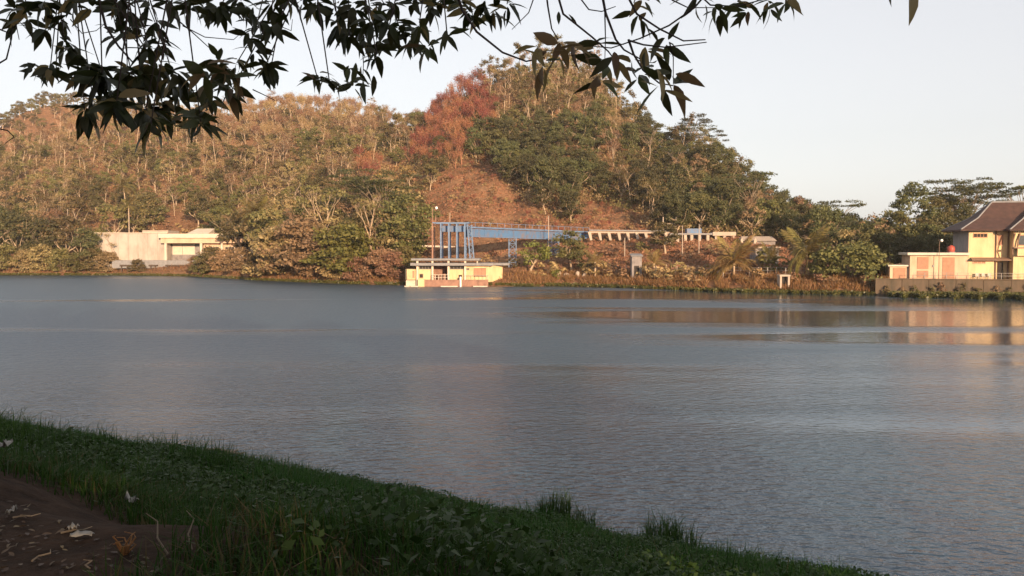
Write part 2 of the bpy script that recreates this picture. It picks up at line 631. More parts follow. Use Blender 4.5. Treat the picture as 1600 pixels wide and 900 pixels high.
def make_slender(i, lm, bare=False):
    """tall thin pale trunk, forked near the top, with a small open crown"""
    rg = random.Random(100 + i)
    mb, tips, mids = MB(), [], []
    h = rg.uniform(6.0, 7.5)
    top = Vector((rg.gauss(0, 0.5), rg.gauss(0, 0.5), h))
    mb.tube([(0, 0, -0.6), (top.x * 0.2, top.y * 0.2, h * 0.4), top], [0.13, 0.105, 0.08], 6)
    for k in range(4):
        a = k * 1.7 + rg.random()
        grow(mb, (Vector((0, 0, 0)).lerp(top, 0.40 + 0.19 * k)), (math.cos(a) * 0.7, math.sin(a) * 0.7, 0.8), rg.uniform(1.6, 2.3), 0.06, 2, rg, tips, 0.7, 0.3, (2, 3), 4, 0.66, 0.15, mids)
    t = mb.mesh('trunk', True)
    t.materials.append(M['bark_pale'])
    cl = [(tuple(p), rg.uniform(0.7, 1.25)) for p in tips]
    V, Fc = clump_leaves(cl, 22 if bare else 42, 0.16 if bare else 0.19, 0.1, 0.8)
    c = np_mesh('crown', V, Fc)
    c.materials.append(M[lm])
    return t, c


def make_broadleaf(i, lm, wide=3.9, tall=5.0, stem=1.9, nclump=30, dens=85, leaf=0.19, bark='bark_pale'):
    """rounded crown of leaf clumps with gaps between them"""
    rg = random.Random(200 + i)
    mb, tips = MB(), []
    lean = Vector((rg.gauss(0, 0.4), rg.gauss(0, 0.4), stem))
    mb.tube([(0, 0, -0.6), lean * 0.5 + Vector((rg.gauss(0, 0.15), 0, 0)), lean], [0.22, 0.18, 0.14], 7)
    for k in range(5):
        a = k * 1.3 + rg.random()
        grow(mb, lean, (math.cos(a) * 0.8, math.sin(a) * 0.8, 0.8), tall * 0.36, 0.11, 2, rg, tips, 0.7, 0.2, (2, 2), 5)
    t = mb.mesh('trunk', True)
    t.materials.append(M[bark])
    cl = []
    for k in range(nclump):
        z = rg.uniform(-0.85, 1.0)
        rr = math.sqrt(max(0.06, 1 - z * z)) * rg.uniform(0.45, 1.0)
        a = rg.uniform(0, 2 * math.pi)
        cl.append(((lean.x + math.cos(a) * rr * wide * 0.78, lean.y + math.sin(a) * rr * wide * 0.78, stem + tall * 0.48 + z * tall * 0.48), rg.uniform(0.6, 1.25) * wide / 3.6))
    V, Fc = clump_leaves(cl, dens * (3.6 / wide) ** 1.2, leaf, 0.35, 0.75)
    c = np_mesh('crown', V, Fc)
    c.materials.append(M[lm])
    return t, c


def make_twiggy(i, lm, bark, h=5.0, leafn=5, leaf=0.2, depth=4):
    """leafless or nearly leafless tree: fans of fine upswept twigs"""
    rg = random.Random(300 + i)
    mb, tips, mids = MB(), [], []
    mb.tube([(0, 0, -0.6), (rg.gauss(0, .1), rg.gauss(0, .1), h * 0.18), (rg.gauss(0, .2), rg.gauss(0, .2), h * 0.36)], [0.17, 0.13, 0.11], 6)
    for k in range(3):
        a = k * 2.1 + rg.random()
        grow(mb, (0, 0, h * (0.30 + 0.03 * k)), (math.cos(a) * 0.5, math.sin(a) * 0.5, 1), h * 0.30, 0.085, depth - 1, rg, tips, 0.55, 0.4, (2, 3), 4, 0.72, 0.14, mids)
    t = mb.mesh('trunk', False)
    t.materials.append(M[bark])
    base = np.array([tuple(p) for p in mids])
    P = np.repeat(base, leafn, axis=0) + nrg.normal(size=(len(base) * leafn, 3)) * 0.42
    V, Fc = leaf_cloud(P, leaf * (0.6 + 0.8 * nrg.random(len(P))), None, 0.45, 1.0)
    c = np_mesh('crown', V, Fc)
    c.materials.append(M[lm])
    return t, c


def make_umbrella(i, lm='leaf_dark', h=11.0, wide=5.5, layers=13, bark='bark_grey'):
    """flat-topped tree: feathery tiers of leaves on long near-level limbs"""
    rg = random.Random(400 + i)
    mb = MB()
    top = Vector((rg.gauss(0, 0.5), rg.gauss(0, 0.5), h * 0.62))
    mb.tube([(0, 0, -0.6), top * 0.5, top], [0.3, 0.22, 0.16], 6)
    Cs = []
    for k in range(layers):
        a = k * 2.4 + rg.uniform(-0.4, 0.4)
        rr = wide * rg.uniform(0.35, 1.0)
        tip = Vector((top.x + math.cos(a) * rr, top.y + math.sin(a) * rr, h * rg.uniform(0.70, 1.0)))
        st = Vector((0, 0, 0)).lerp(top, rg.uniform(0.65, 1.0))
        mid = st.lerp(tip, 0.55) + Vector((0, 0, 0.5))
        mb.tube([st, mid, tip], [0.09, 0.06, 0.025], 4, cap=False)
        k2 = 150
        th = nrg.random(k2) * 2 * math.pi
        rad = np.sqrt(nrg.random(k2)) * rg.uniform(0.9, 1.6)
        Cs.append(np.stack([tip.x + np.cos(th) * rad * 1.25, tip.y + np.sin(th) * rad * 1.25, tip.z + nrg.normal(size=k2) * 0.14 + 0.1 - rad * 0.12], 1))
    P = np.concatenate(Cs)
    V, Fc = leaf_cloud(P, 0.19 * (0.6 + 0.8 * nrg.random(len(P))), np.tile([0, 0, 1.0], (len(P), 1)), 0.55, 0.5)
    t = mb.mesh('trunk', True)
    t.materials.append(M[bark])
    c = np_mesh('crown', V, Fc)
    c.materials.append(M[lm])
    return t, c


def make_bush(i, lm, wide=2.2, tall=2.4, nclump=14, dens=60, leaf=0.2, bark='bark_grey'):
    """leafy to the ground, several stems"""
    rg = random.Random(500 + i)
    mb, tips = MB(), []
    for k in range(4):
        a = k * 1.6 + rg.random()
        grow(mb, (math.cos(a) * 0.15, math.sin(a) * 0.15, -0.3), (math.cos(a) * 0.5, math.sin(a) * 0.5, 1), tall * 0.42, 0.05, 1, rg, tips, 0.6, 0.2, (2, 3), 4)
    t = mb.mesh('trunk', True)
    t.materials.append(M[bark])
    cl = []
    for k in range(nclump):
        z = rg.uniform(0.05, 1.0)
        rr = math.sqrt(max(0.05, 1 - (z * 0.95) ** 2)) * rg.uniform(0.3, 1.0)
        a = rg.uniform(0, 2 * math.pi)
        cl.append(((math.cos(a) * rr * wide * 0.8, math.sin(a) * rr * wide * 0.8, 0.15 + z * tall * 0.85), rg.uniform(0.35, 0.7) * wide / 2.2))
    V, Fc = clump_leaves(cl, dens * (2.2 / wide) ** 1.5, leaf, 0.2, 0.8)
    c = np_mesh('crown', V, Fc)
    c.materials.append(M[lm])
    return t, c


for i in range(3):
    proto('slender_olive', *make_slender(i, 'leaf_olive'))
    proto('slender_brown', *make_slender(10 + i, 'leaf_brown', True))
    proto('twiggy_russet', *make_twiggy(i, 'leaf_russet', 'bark_pale', 6.0, 8, 0.15))
    proto('twiggy_red', *make_twiggy(10 + i, 'leaf_red', 'bark_red', 6.0, 6, 0.15))
    proto('green', *make_broadleaf(i, 'leaf_green'))
    proto('dark', *make_broadleaf(10 + i, 'leaf_dark', 4.2, 6.0, 2.0, 36, 88))
    proto('olive', *make_broadleaf(20 + i, 'leaf_olive', 3.7, 4.8, 1.8, 26, 72))
    proto('umbrella', *make_umbrella(i))
proto('brown', *make_broadleaf(40, 'leaf_brown', 3.6, 5.0, 1.4, 24, 60))
proto('brown', *make_broadleaf(41, 'leaf_brown', 3.2, 5.2, 1.8, 22, 54))
for i in range(2):
    proto('shrub_russet', *make_bush(i, 'leaf_russet'))
    proto('shrub_tan', *make_bush(10 + i, 'leaf_tan', 2.4, 2.0, 12, 50))
    proto('shrub_green', *make_bush(20 + i, 'leaf_green'))
    proto('shrub_brown', *make_bush(30 + i, 'leaf_brown'))
    proto('shrub_olive', *make_bush(40 + i, 'leaf_olive'))
    proto('shrub_lime', *make_bush(50 + i, 'leaf_lime'))


def plant(kind, name, loc, scale=1.0, label=None, cat=None, group=None, var=None, tall=1.0, tname='trunk'):
    """one plant: an Empty with its own trunk and crown objects"""
    t_me, c_me = PROTO[kind][rng.randrange(len(PROTO[kind])) if var is None else var]
    e = empty(name, loc, rng.uniform(0, 6.283), (scale, scale, scale * tall))
    tag(e, label, cat, group)
    obj(tname, t_me, None, e)
    obj('crown', c_me, None, e)
    return e

# ------------------------------------------------------------------ woods on the hill
def in_poly(x, y, P):
    c = False
    j = len(P) - 1
    for i in range(len(P)):
        if (P[i][1] > y) != (P[j][1] > y) and x < (P[j][0] - P[i][0]) * (y - P[i][1]) / (P[j][1] - P[i][1]) + P[i][0]:
            c = not c
        j = i
    return c


RED = [(735, 95), (775, 150), (770, 190), (745, 215), (720, 240), (690, 262), (640, 272), (618, 265), (640, 215), (668, 180), (690, 140)]
RED2 = [(560, 245), (600, 240), (605, 285), (560, 290)]
OPEN = [(690, 275), (725, 258), (768, 258), (790, 292), (828, 322), (858, 342), (905, 356), (905, 400), (645, 400), (650, 345), (665, 310)]
OPEN2 = [(893, 318), (935, 322), (1000, 340), (1012, 362), (1100, 370), (1240, 376), (1240, 420), (890, 420)]
TAN = [(585, 282), (620, 265), (668, 268), (665, 300), (640, 318), (595, 312)]
LOWL = [(100, 338), (230, 336), (340, 338), (345, 400), (100, 400)]


def zone(px, py):
    """(kind of tree, label, group) for the wood around ground point px, py as seen from the bank"""
    q = rng.random()
    if in_poly(px, py, OPEN) or in_poly(px, py, OPEN2):
        return None
    if in_poly(px, py, TAN):
        return ('shrub_tan', 'tan_shrub', 'pale yellow dry shrub on the bright patch left of the bare red slope', 'dry shrub')
    if (in_poly(px, py - 22, RED) or in_poly(px, py - 15, RED2)) and q < 0.92:
        return ('twiggy_red', 'red_tree', 'leafless red-twigged tree in the red streak below the summit', 'red tree')
    if in_poly(px, py, LOWL):
        if q < 0.72:
            return None
        return ('shrub_russet', 'russet_shrub', 'low russet shrub on the orange clearing above the white building', 'dry shrub')
    if px < 655:
        if py < 222 + 12 * math.sin(px / 60.0) and not (px < 130 and py < 175 and False):
            if q < 0.80:
                return ('twiggy_russet', 'bare_tree', 'bare russet tree', 'bare tree')
            if q < 0.90:
                return ('slender_brown', 'slender_tree', 'slender pale-trunked nearly bare tree', 'slender tree')
            return ('olive', 'olive_tree', 'olive leafy tree', 'leafy tree')
        dk = vnoise(np.array([px / 55.0]), np.array([py / 28.0]), 77)[0]
        if dk > 0.22:
            if q < 0.6:
                return ('green', 'broadleaf_tree', 'rounded green tree', 'leafy tree')
            return ('slender_olive', 'slender_tree', 'tall thin olive-crowned tree', 'slender tree')
        if q < 0.40:
            return ('slender_brown', 'slender_tree', 'slender pale-trunked brown tree', 'slender tree')
        if q < 0.58:
            return ('slender_olive', 'slender_tree', 'tall thin olive-crowned tree', 'slender tree')
        if q < 0.74:
            return ('olive', 'olive_tree', 'olive-brown rounded tree', 'leafy tree')
        if q < 0.90:
            return ('brown', 'brown_tree', 'brown-leaved tree', 'brown tree')
        return ('green', 'broadleaf_tree', 'rounded green tree', 'leafy tree')
    if px < 700 and py < 300:
        return ('olive' if q < 0.6 else 'green', 'olive_tree' if q < 0.6 else 'broadleaf_tree', 'olive tree' if q < 0.6 else 'green tree', 'leafy tree')
    if px < 955 and py > 205:
        if q < 0.85:
            return ('dark', 'dark_tree', 'dense dark green tree', 'leafy tree')
        return ('green', 'broadleaf_tree', 'lighter green tree', 'leafy tree')
    if px < 985:
        if q < 0.40:
            return ('slender_olive', 'slender_tree', 'tall thin olive-crowned tree', 'slender tree')
        if q < 0.62:
            return ('slender_brown', 'slender_tree', 'slender pale-trunked brown tree', 'slender tree')
        if q < 0.88:
            return ('olive', 'olive_tree', 'olive leafy tree', 'leafy tree')
        return ('twiggy_russet', 'bare_tree', 'bare russet tree', 'bare tree')
    if q < 0.42:
        return ('dark', 'dark_tree', 'dense dark green tree', 'leafy tree')
    if q < 0.62:
        return ('green', 'broadleaf_tree', 'rounded green tree', 'leafy tree')
    if q < 0.76 and px < 1160:
        return ('slender_olive', 'slender_tree', 'tall thin olive-crowned tree', 'slender tree')
    if q < 0.90:
        return ('brown', 'brown_tree', 'brown-leaved tree', 'brown tree')
    return ('umbrella', 'umbrella_tree', 'flat-topped feathery tree', 'umbrella tree')


GROUP = {'bare_tree': 'bare russet trees of the hill', 'red_tree': 'red trees below the summit', 'slender_tree': 'slender trees of the hill', 'olive_tree': 'olive trees of the hill',
         'broadleaf_tree': 'green trees of the hill', 'brown_tree': 'brown-leaved trees of the hill', 'dark_tree': 'dark green trees of the hill', 'umbrella_tree': 'flat-topped trees of the hill',
         'tan_shrub': 'pale shrubs on the bright patch', 'russet_shrub': 'russet shrubs on the clearing'}
SPC = {'slender_tree': 3.5, 'bare_tree': 4.0, 'red_tree': 3.2, 'dark_tree': 4.4, 'tan_shrub': 2.4, 'russet_shrub': 3.0}


def where(px, py, y, ridge):
    """landmark phrase that narrows a hill tree down"""
    if px < 135:
        a = 'above the dark lakeside trees'
    elif px < 255:
        a = 'above the blank white wall'
    elif px < 345:
        a = 'above the white porch'
    elif px < 480:
        a = 'above the tall lakeside palm'
    elif px < 655:
        a = 'above the lakeside thicket'
    elif px < 735:
        a = 'above the blue gantry'
    elif px < 920:
        a = 'above the blue girder'
    elif px < 1045:
        a = 'above the concrete flume'
    elif px < 1160:
        a = 'above the white posts'
    elif px < 1270:
        a = 'above the lakeside palms'
    else:
        a = 'above the dome-shaped tree'
    w = (ridge - y) / 130.0
    return a, ('on the skyline' if w < 0.10 else 'just under the crest' if w < 0.3 else 'halfway up' if w < 0.62 else 'low on the slope')


placed, cells, count = [], {}, {}
tries = 0
while tries < 22000:
    tries += 1
    u = rng.uniform(-60, 1375)
    ridge = float(np.interp(u, _cols, _kd[:, 6]))
    k4 = float(np.interp(u, _cols, _kd[:, 4]))
    y = rng.uniform(k4 + 3, ridge + 10)
    far = False
    if u < 190 and rng.random() < 0.24:
        y = rng.uniform(468, 508)
        far = True
    x = (u - 800) / F * y
    cx, cy = int(x // 7), int(y // 7)
    near = [(x - a) ** 2 + (y - c) ** 2 for i in (-1, 0, 1) for j in (-1, 0, 1) for a, c in cells.get((cx + i, cy + j), ())]
    dmin = min(near) if near else 1e9
    if dmin < 5.5:
        continue
    z = ground(x, y)
    px, py = to_px((x, y, z))
    zn = zone(px, py)
    if zn is None:
        continue
    kind, name, label, cat = zn
    if far:
        kind, name, label, cat = ('olive', 'olive_tree', 'dull olive tree', 'leafy tree')
    sp = SPC.get(name, 4.6) * (1.2 if y > 330 else 1.0)
    if dmin < sp * sp or count.get(name, 0) >= 295:
        continue
    cells.setdefault((cx, cy), []).append((x, y))
    count[name] = count.get(name, 0) + 1
    s = rng.uniform(0.8, 1.2)
    if name in ('tan_shrub', 'russet_shrub'):
        full = label
    elif name == 'red_tree':
        full = 'leafless red-twigged tree %s of the red streak, %s edge' % ('at the top' if py < 170 else 'in the upper part' if py < 215 else 'in the lower part' if py < 260 else 'at the foot', 'left' if px < 650 else 'inner' if px < 710 else 'right')
    elif far:
        full = 'dull olive tree %s of the farthest hilltop at the left' % ('on the left slope' if px < 30 else 'on the crown' if px < 110 else 'on the right slope')
    else:
        a, hb = where(px, py, y, ridge)
        full = ('large ' if s > 1.09 else 'small ' if s < 0.91 else '') + label + ' ' + hb + ', ' + a
    plant(kind, name, (x, y, z - 0.1), s, full, cat, GROUP[name], tall=rng.uniform(0.9, 1.2))
    placed.append((x, y))
print('hill trees', count, sum(count.values()))

# dry undergrowth that covers the ground between the trees
def in_poly_np(x, y, P):
    c = np.zeros(len(x), bool)
    j = len(P) - 1
    for i in range(len(P)):
        if P[i][1] != P[j][1]:
            c ^= ((P[i][1] > y) != (P[j][1] > y)) & (x < (P[j][0] - P[i][0]) * (y - P[i][1]) / (P[j][1] - P[i][1]) + P[i][0])
        j = i
    return c


def scatter(nb):
    u = nrg.uniform(-100, 1385, nb)
    k3 = np.interp(u, _cols, _kd[:, 1]) + 2
    rd = np.interp(u, _cols, _kd[:, 6]) + 8
    y = k3 + (rd - k3) * nrg.random(nb)
    x = (u - 800) / F * y
    z = ground_np(x, y)
    w_ = y * math.cos(PITCH) - (z - H) * math.sin(PITCH)
    px = 800 + F * x / w_
    py = 450 - F * ((z - H) * math.cos(PITCH) + y * math.sin(PITCH)) / w_
    return x, y, z, px, py


M['undergrowth'] = leaf_mat('undergrowth', [(0.19, 0.095, 0.05), (0.30, 0.15, 0.078), (0.38, 0.21, 0.105), (0.25, 0.12, 0.062), (0.17, 0.13, 0.055)])
x, y, z, px, py = scatter(170000)
keep = vnoise(x / 4.0, y / 4.0, 41) + 0.6 * vnoise(x / 1.6, y / 1.6, 42) > -0.25
x, y, z = x[keep], y[keep], z[keep]
xo, yo, zo, pxo, pyo = scatter(190000)
sel = in_poly_np(pxo, pyo, OPEN) | in_poly_np(pxo, pyo, OPEN2)
sel &= vnoise(xo / 3.0, yo / 1.5, 45) + 0.5 * vnoise(xo / 1.0, yo / 0.8, 46) > 0.0
Co = np.stack([xo, yo, zo + 0.12], 1)[sel]
Vo, Fo = leaf_cloud(Co, 0.22 + 0.30 * nrg.random(len(Co)), np.tile([0, -1.0, 0.25], (len(Co), 1)), 0.4, 0.45)
C = np.stack([x, y, z + (0.15 + 1.3 * np.clip(vnoise(x / 2.2, y / 2.2, 43), 0, 1) * nrg.random(len(x))) * 0.6], 1)
V, Fc = leaf_cloud(C, 0.13 + 0.2 * nrg.random(len(x)), np.tile([0, -0.6, 0.6], (len(x), 1)), 0.4, 0.8)
V, Fc = np.concatenate([V, Vo]), np.concatenate([Fc, Fo + len(V)])
tag(obj('dry_grass', np_mesh('dry_grass', V, Fc), M['undergrowth']), 'dry russet grass and litter covering the slopes of the hill', 'dry grass', kind='stuff')

x, y, z, px, py = scatter(25000)
openz = in_poly_np(px, py, OPEN) | in_poly_np(px, py, OPEN2) | in_poly_np(px, py, LOWL) | (py > 400)
x, y, z = x[~openz], y[~openz], z[~openz]
hue = vnoise(x / 14.0, y / 14.0, 51) + 0.7 * nrg.normal(size=len(x)) * 0.5
for nm, sel, mat, lab in (('undergrowth', hue < 0.25, 'leaf_brown', 'brown thicket filling the gaps between the hill trees'), ('undergrowth', hue >= 0.25, 'leaf_olive', 'olive thicket filling the gaps between the hill trees')):
    cx, cy, cz = x[sel], y[sel], z[sel]
    per = 13
    P = np.repeat(np.stack([cx, cy, cz], 1), per, axis=0)
    big = np.repeat(0.7 + 0.9 * nrg.random(len(cx)), per)[:, None]
    P = P + nrg.normal(size=P.shape) * np.array([0.55, 0.55, 0.42]) * big + np.array([0, 0, 1.0]) * big
    V, Fc = leaf_cloud(P, 0.17 + 0.2 * nrg.random(len(P)), np.tile([0, -0.3, 0.5], (len(P), 1)), 0.55, 0.9)
    tag(obj(nm, np_mesh(nm, V, Fc), M[mat]), lab, 'undergrowth', kind='stuff')

# dry shrubs and thin stems scattered over the bare red slope
k = 0
while k < 170:
    u = rng.uniform(650, 1000)
    y = rng.uniform(204, 262)
    x = (u - 800) / F * y
    z = ground(x, y)
    px, py = to_px((x, y, z))
    if not (in_poly(px, py, OPEN) or in_poly(px, py, OPEN2)) or py > 372:
        continue
    k += 1
    kd = rng.choice(['shrub_russet', 'shrub_russet', 'shrub_brown', 'twiggy_red'])
    big = 0.34 if kd == 'twiggy_red' else rng.uniform(0.35, 0.8)
    plant(kd, 'slope_shrub', (x, y, z - 0.05), big, '%s on the bare slope, %s %s' % ({'shrub_russet': 'small russet shrub', 'shrub_brown': 'small brown shrub', 'twiggy_red': 'thin red seedling'}[kd], 'in its upper part' if py < 300 else 'in its middle' if py < 335 else 'near its foot', 'left of the girder tower' if px < 790 else 'right of the girder tower'), 'shrub', 'shrubs on the bare slope', tall=rng.uniform(0.7, 1.0))

# ------------------------------------------------------------------ buildings and works on the far shore
M['cream'] = surf('cream_paint', (0.62, 0.445, 0.25), 0.8, 0.22, 0.7, stretch=(1, 1, 0.25), col2=(0.46, 0.315, 0.17))
M['white_conc'] = surf('white_concrete', (0.38, 0.30, 0.235), 0.85, 0.22, 0.8, stretch=(1, 1, 0.3), col2=(0.30, 0.25, 0.21))
M['shaded_conc'] = surf('shaded_concrete_panels', (0.40, 0.345, 0.295), 0.9, 0.25, 0.35, col2=(0.27, 0.225, 0.19), stretch=(1, 1, 0.4))  # concrete greyed to stand for shade on the left building's blank wall
M['pale_trim'] = surf('pale_trim', (0.54, 0.46, 0.37), 0.8, 0.15, 1.0)
M['peach'] = surf('peach_paint', (0.56, 0.38, 0.26), 0.8, 0.2, 0.8, stretch=(1, 1, 0.3), col2=(0.43, 0.28, 0.185))
M['terracotta'] = surf('terracotta_panel', (0.36, 0.19, 0.12), 0.8, 0.2, 1.5)
M['blue'] = surf('blue_paint', (0.07, 0.14, 0.26), 0.55, 0.35, 1.2, col2=(0.16, 0.12, 0.11), stretch=(1, 1, 0.5))
M['blue_grey'] = surf('blue_grey_paint', (0.115, 0.175, 0.28), 0.6, 0.3, 1.2)
M['slab'] = surf('grey_slab', (0.22, 0.21, 0.21), 0.85, 0.3, 1.5)
M['dark'] = surf('dark_interior', (0.035, 0.028, 0.024), 0.9, 0.3, 2.0)
M['red_brown'] = surf('red_brown_concrete', (0.27, 0.15, 0.11), 0.9, 0.4, 1.2)
M['brick'] = surf('old_brick', (0.28, 0.12, 0.075), 0.9, 0.3, 2.0)
M['mossy'] = surf('mossy_wall', (0.105, 0.075, 0.052), 0.95, 0.55, 0.9, 0.5, stretch=(1, 1, 0.25), col2=(0.06, 0.05, 0.035))
M['grey_wall'] = surf('grey_render', (0.23, 0.20, 0.19), 0.9, 0.4, 0.9, col2=(0.11, 0.10, 0.10))
M['metal'] = surf('galvanised', (0.22, 0.20, 0.19), 0.5, 0.2, 3.0, metal=0.3)
M['tank_red'] = surf('tank_red', (0.36, 0.07, 0.05), 0.45, 0.15, 2.0)
M['pipe_brown'] = surf('pipe_brown', (0.20, 0.12, 0.08), 0.6, 0.2, 2.0)
M['lamp_white'] = surf('lamp_white', (0.8, 0.78, 0.74), 0.3, 0.05, 2.0)
m, n, l, b = new_mat('window_glass')
b.inputs['Base Color'].default_value = (0.05, 0.055, 0.06, 1); b.inputs['Roughness'].default_value = 0.12
M['glass'] = m
m, n, l, b = new_mat('roof_tiles')
tc = n.new('ShaderNodeTexCoord')
wv = n.new('ShaderNodeTexWave'); wv.wave_type = 'BANDS'; wv.bands_direction = 'Z'; wv.inputs['Scale'].default_value = 1.6; wv.inputs['Distortion'].default_value = 0.6; wv.inputs['Detail'].default_value = 3
nz = n.new('ShaderNodeTexNoise'); nz.inputs['Scale'].default_value = 1.4; nz.inputs['Detail'].default_value = 6
l.new(tc.outputs['Object'], wv.inputs['Vector']); l.new(tc.outputs['Object'], nz.inputs['Vector'])
r1 = ramp(n, [(0.3, (0.045, 0.021, 0.016)), (0.6, (0.066, 0.031, 0.023)), (0.8, (0.09, 0.044, 0.032))])
l.new(nz.outputs['Fac'], r1.inputs[0]); l.new(r1.outputs[0], b.inputs['Base Color'])
bp = n.new('ShaderNodeBump'); bp.inputs['Strength'].default_value = 0.5; bp.inputs['Distance'].default_value = 0.06
l.new(wv.outputs['Fac'], bp.inputs['Height']); l.new(bp.outputs[0], b.inputs['Normal'])
b.inputs['Roughness'].default_value = 0.8
M['tiles'] = m


def zpy(py, D):
    return at(800, py, D).z


# ---- house on the right, with its annex and retaining wall
HR = -R(12.0)
hx, hy, hz = 73.0, 142.0, 2.55
house = tag(empty('house', (hx, hy, hz), HR), 'two-storey cream house with dark maroon hip roof behind the lakeside wall', 'house')
w = MB()
w.box(0, 4.05, 0, 9, 0, 7.9)
MB().box(-0.012, -0.003, 0.02, 8.98, 0.0, 7.88).build('side_wall_shade', surf('side_shade_grey', (0.30, 0.28, 0.27), 0.9, 0.2, 0.8), house)  # thin sheet greyed to imitate the shade on the house's left wall
w.box(4.05, 6.2, 0.7, 9, 0, 7.9)          # recessed bay with the door
w.box(6.2, 18, -1.2, 9, 0, 7.9)
bevel(w.build('wall', M['cream'], house), 0.02)


def hip(mb, x0, x1, y0, y1, ze, rx0, rx1, ry, zr, brk=0.55, sag=0.42):
    """hip roof with a gentler lower slope (upswept eaves)"""
    E = [(x0, y0, ze), (x1, y0, ze), (x1, y1, ze), (x0, y1, ze)]
    Rg = [(rx0, ry, zr), (rx1, ry, zr), (rx1, ry, zr), (rx0, ry, zr)]
    Mi = [(e[0] + (r_[0] - e[0]) * brk, e[1] + (r_[1] - e[1]) * brk, ze + (zr - ze) * sag) for e, r_ in zip(E, Rg)]
    b0 = len(mb.v)
    mb.v += [(x, y, z - 0.22) for x, y, z in E] + E + Mi + [Rg[0], Rg[1]]
    for i in range(4):
        j = (i + 1) % 4
        mb.f.append((b0 + i, b0 + j, b0 + 4 + j, b0 + 4 + i))
        mb.f.append((b0 + 4 + i, b0 + 4 + j, b0 + 8 + j, b0 + 8 + i))
    mb.f += [(b0 + 8, b0 + 9, b0 + 13, b0 + 12), (b0 + 9, b0 + 10, b0 + 13), (b0 + 10, b0 + 11, b0 + 12, b0 + 13), (b0 + 11, b0 + 8, b0 + 12), (b0 + 3, b0 + 2, b0 + 1, b0)]
    return E, Mi, Rg


rf = MB()
E, Mi, Rg = hip(rf, -1.5, 19.5, -1.3, 10.3, 7.95, 4.6, 14.0, 4.5, 12.5)
roof = rf.build('roof', M['tiles'], house)
cap = MB()
for k in (0, 3):
    cap.tube([E[k], Mi[k], Rg[k]], 0.13, 6)
cap.tube([Rg[0], Rg[1]], 0.16, 6)
cap.build('ridge_cap', M['slab'], roof)
rf = MB()
E, Mi, Rg = hip(rf, 5.2, 19.3, -2.6, 5.0, 7.88, 10.2, 15.0, 2.4, 11.6, 0.5, 0.44)
roof2 = rf.build('roof', M['tiles'], house)
cap = MB()
cap.tube([E[0], Mi[0], Rg[0]], 0.13, 6)
cap.build('ridge_cap', M['slab'], roof2)


def window(parent, x0, x1, y, z0, z1, glass='glass', fr='pale_trim', cols=2, rows=1, name='window'):
    """frame proud of the wall, panes set back in it (facing -y)"""
    f = MB()
    t = 0.09
    f.box(x0 - t, x0, y - 0.07, y + 0.05, z0 - t, z1 + t).box(x1, x1 + t, y - 0.07, y + 0.05, z0 - t, z1 + t)
    f.box(x0, x1, y - 0.07, y + 0.05, z1, z1 + t).box(x0, x1, y - 0.12, y + 0.05, z0 - t, z0)
    for i in range(1, cols):
        xm = x0 + (x1 - x0) * i / cols
        f.box(xm - 0.035, xm + 0.035, y - 0.05, y + 0.04, z0, z1)
    o = f.build(name, M[fr], parent)
    for i in range(cols):
        a, c = x0 + (x1 - x0) * i / cols, x0 + (x1 - x0) * (i + 1) / cols
        MB().box(a, c, y - 0.02, y + 0.03, z0, z1).build('pane', M[glass], o)
    return o


window(house, 0.75, 2.65, 0, 6.75, 7.25, 'dark', 'terracotta', 4)
window(house, 0.75, 2.5, 0, 2.55, 2.85, 'terracotta', 'peach', 3)
window(house, 4.45, 5.25, 0.7, 5.5, 7.1, 'terracotta', 'peach', 1)
window(house, 6.9, 10.2, -1.2, 5.5, 6.95, 'glass', 'terracotta', 3)
window(house, 11.0, 13.5, -1.2, 5.5, 6.95, 'glass', 'terracotta', 2)
window(house, 8.0, 10.6, -1.2, 0.9, 2.7, 'glass', 'metal', 2)
d = MB().box(4.5, 5.35, 0.62, 0.72, 0.0, 2.75)
door = d.build('door', M['dark'], house)
MB().box(5.18, 5.24, 0.57, 0.62, 1.2, 1.4).build('handle', M['metal'], door)
aw = MB()
aw.v += [(0.3, -0.95, 3.15), (6.1, -0.95, 3.15), (6.1, 0.02, 3.5), (0.3, 0.02, 3.5), (0.3, -0.95, 3.02), (6.1, -0.95, 3.02), (6.1, 0.02, 3.34), (0.3, 0.02, 3.34)]
aw.f += [(0, 1, 2, 3), (7, 6, 5, 4), (0, 4, 5, 1), (1, 5, 6, 2), (3, 7, 4, 0), (2, 6, 7, 3)]
aw.build('awning', M['pipe_brown'], house)
for xx, y0 in ((4.0, -0.12), (5.95, 0.55)):
    MB().tube([(xx, y0, 0.0), (xx, y0, 7.85)], 0.09, 6).build('drainpipe', M['pipe_brown'], house)
bx = MB().box(6.0, 14.0, -2.0, -1.22, 4.95, 5.12)
bx.build('ledge', M['pipe_brown'], house)
MB().box(6.6, 14.0, -1.85, -1.22, 3.75, 4.94).build('balcony_panel', M['cream'], house)
for xx in (6.05, 6.75):
    MB().tube([(xx, -1.35, 3.9), (xx - 0.15, -1.6, 4.9), (xx, -1.5, 6.2), (xx + 0.3, -1.4, 7.3)], 0.10, 6).build('bracket', M['pipe_brown'], house)

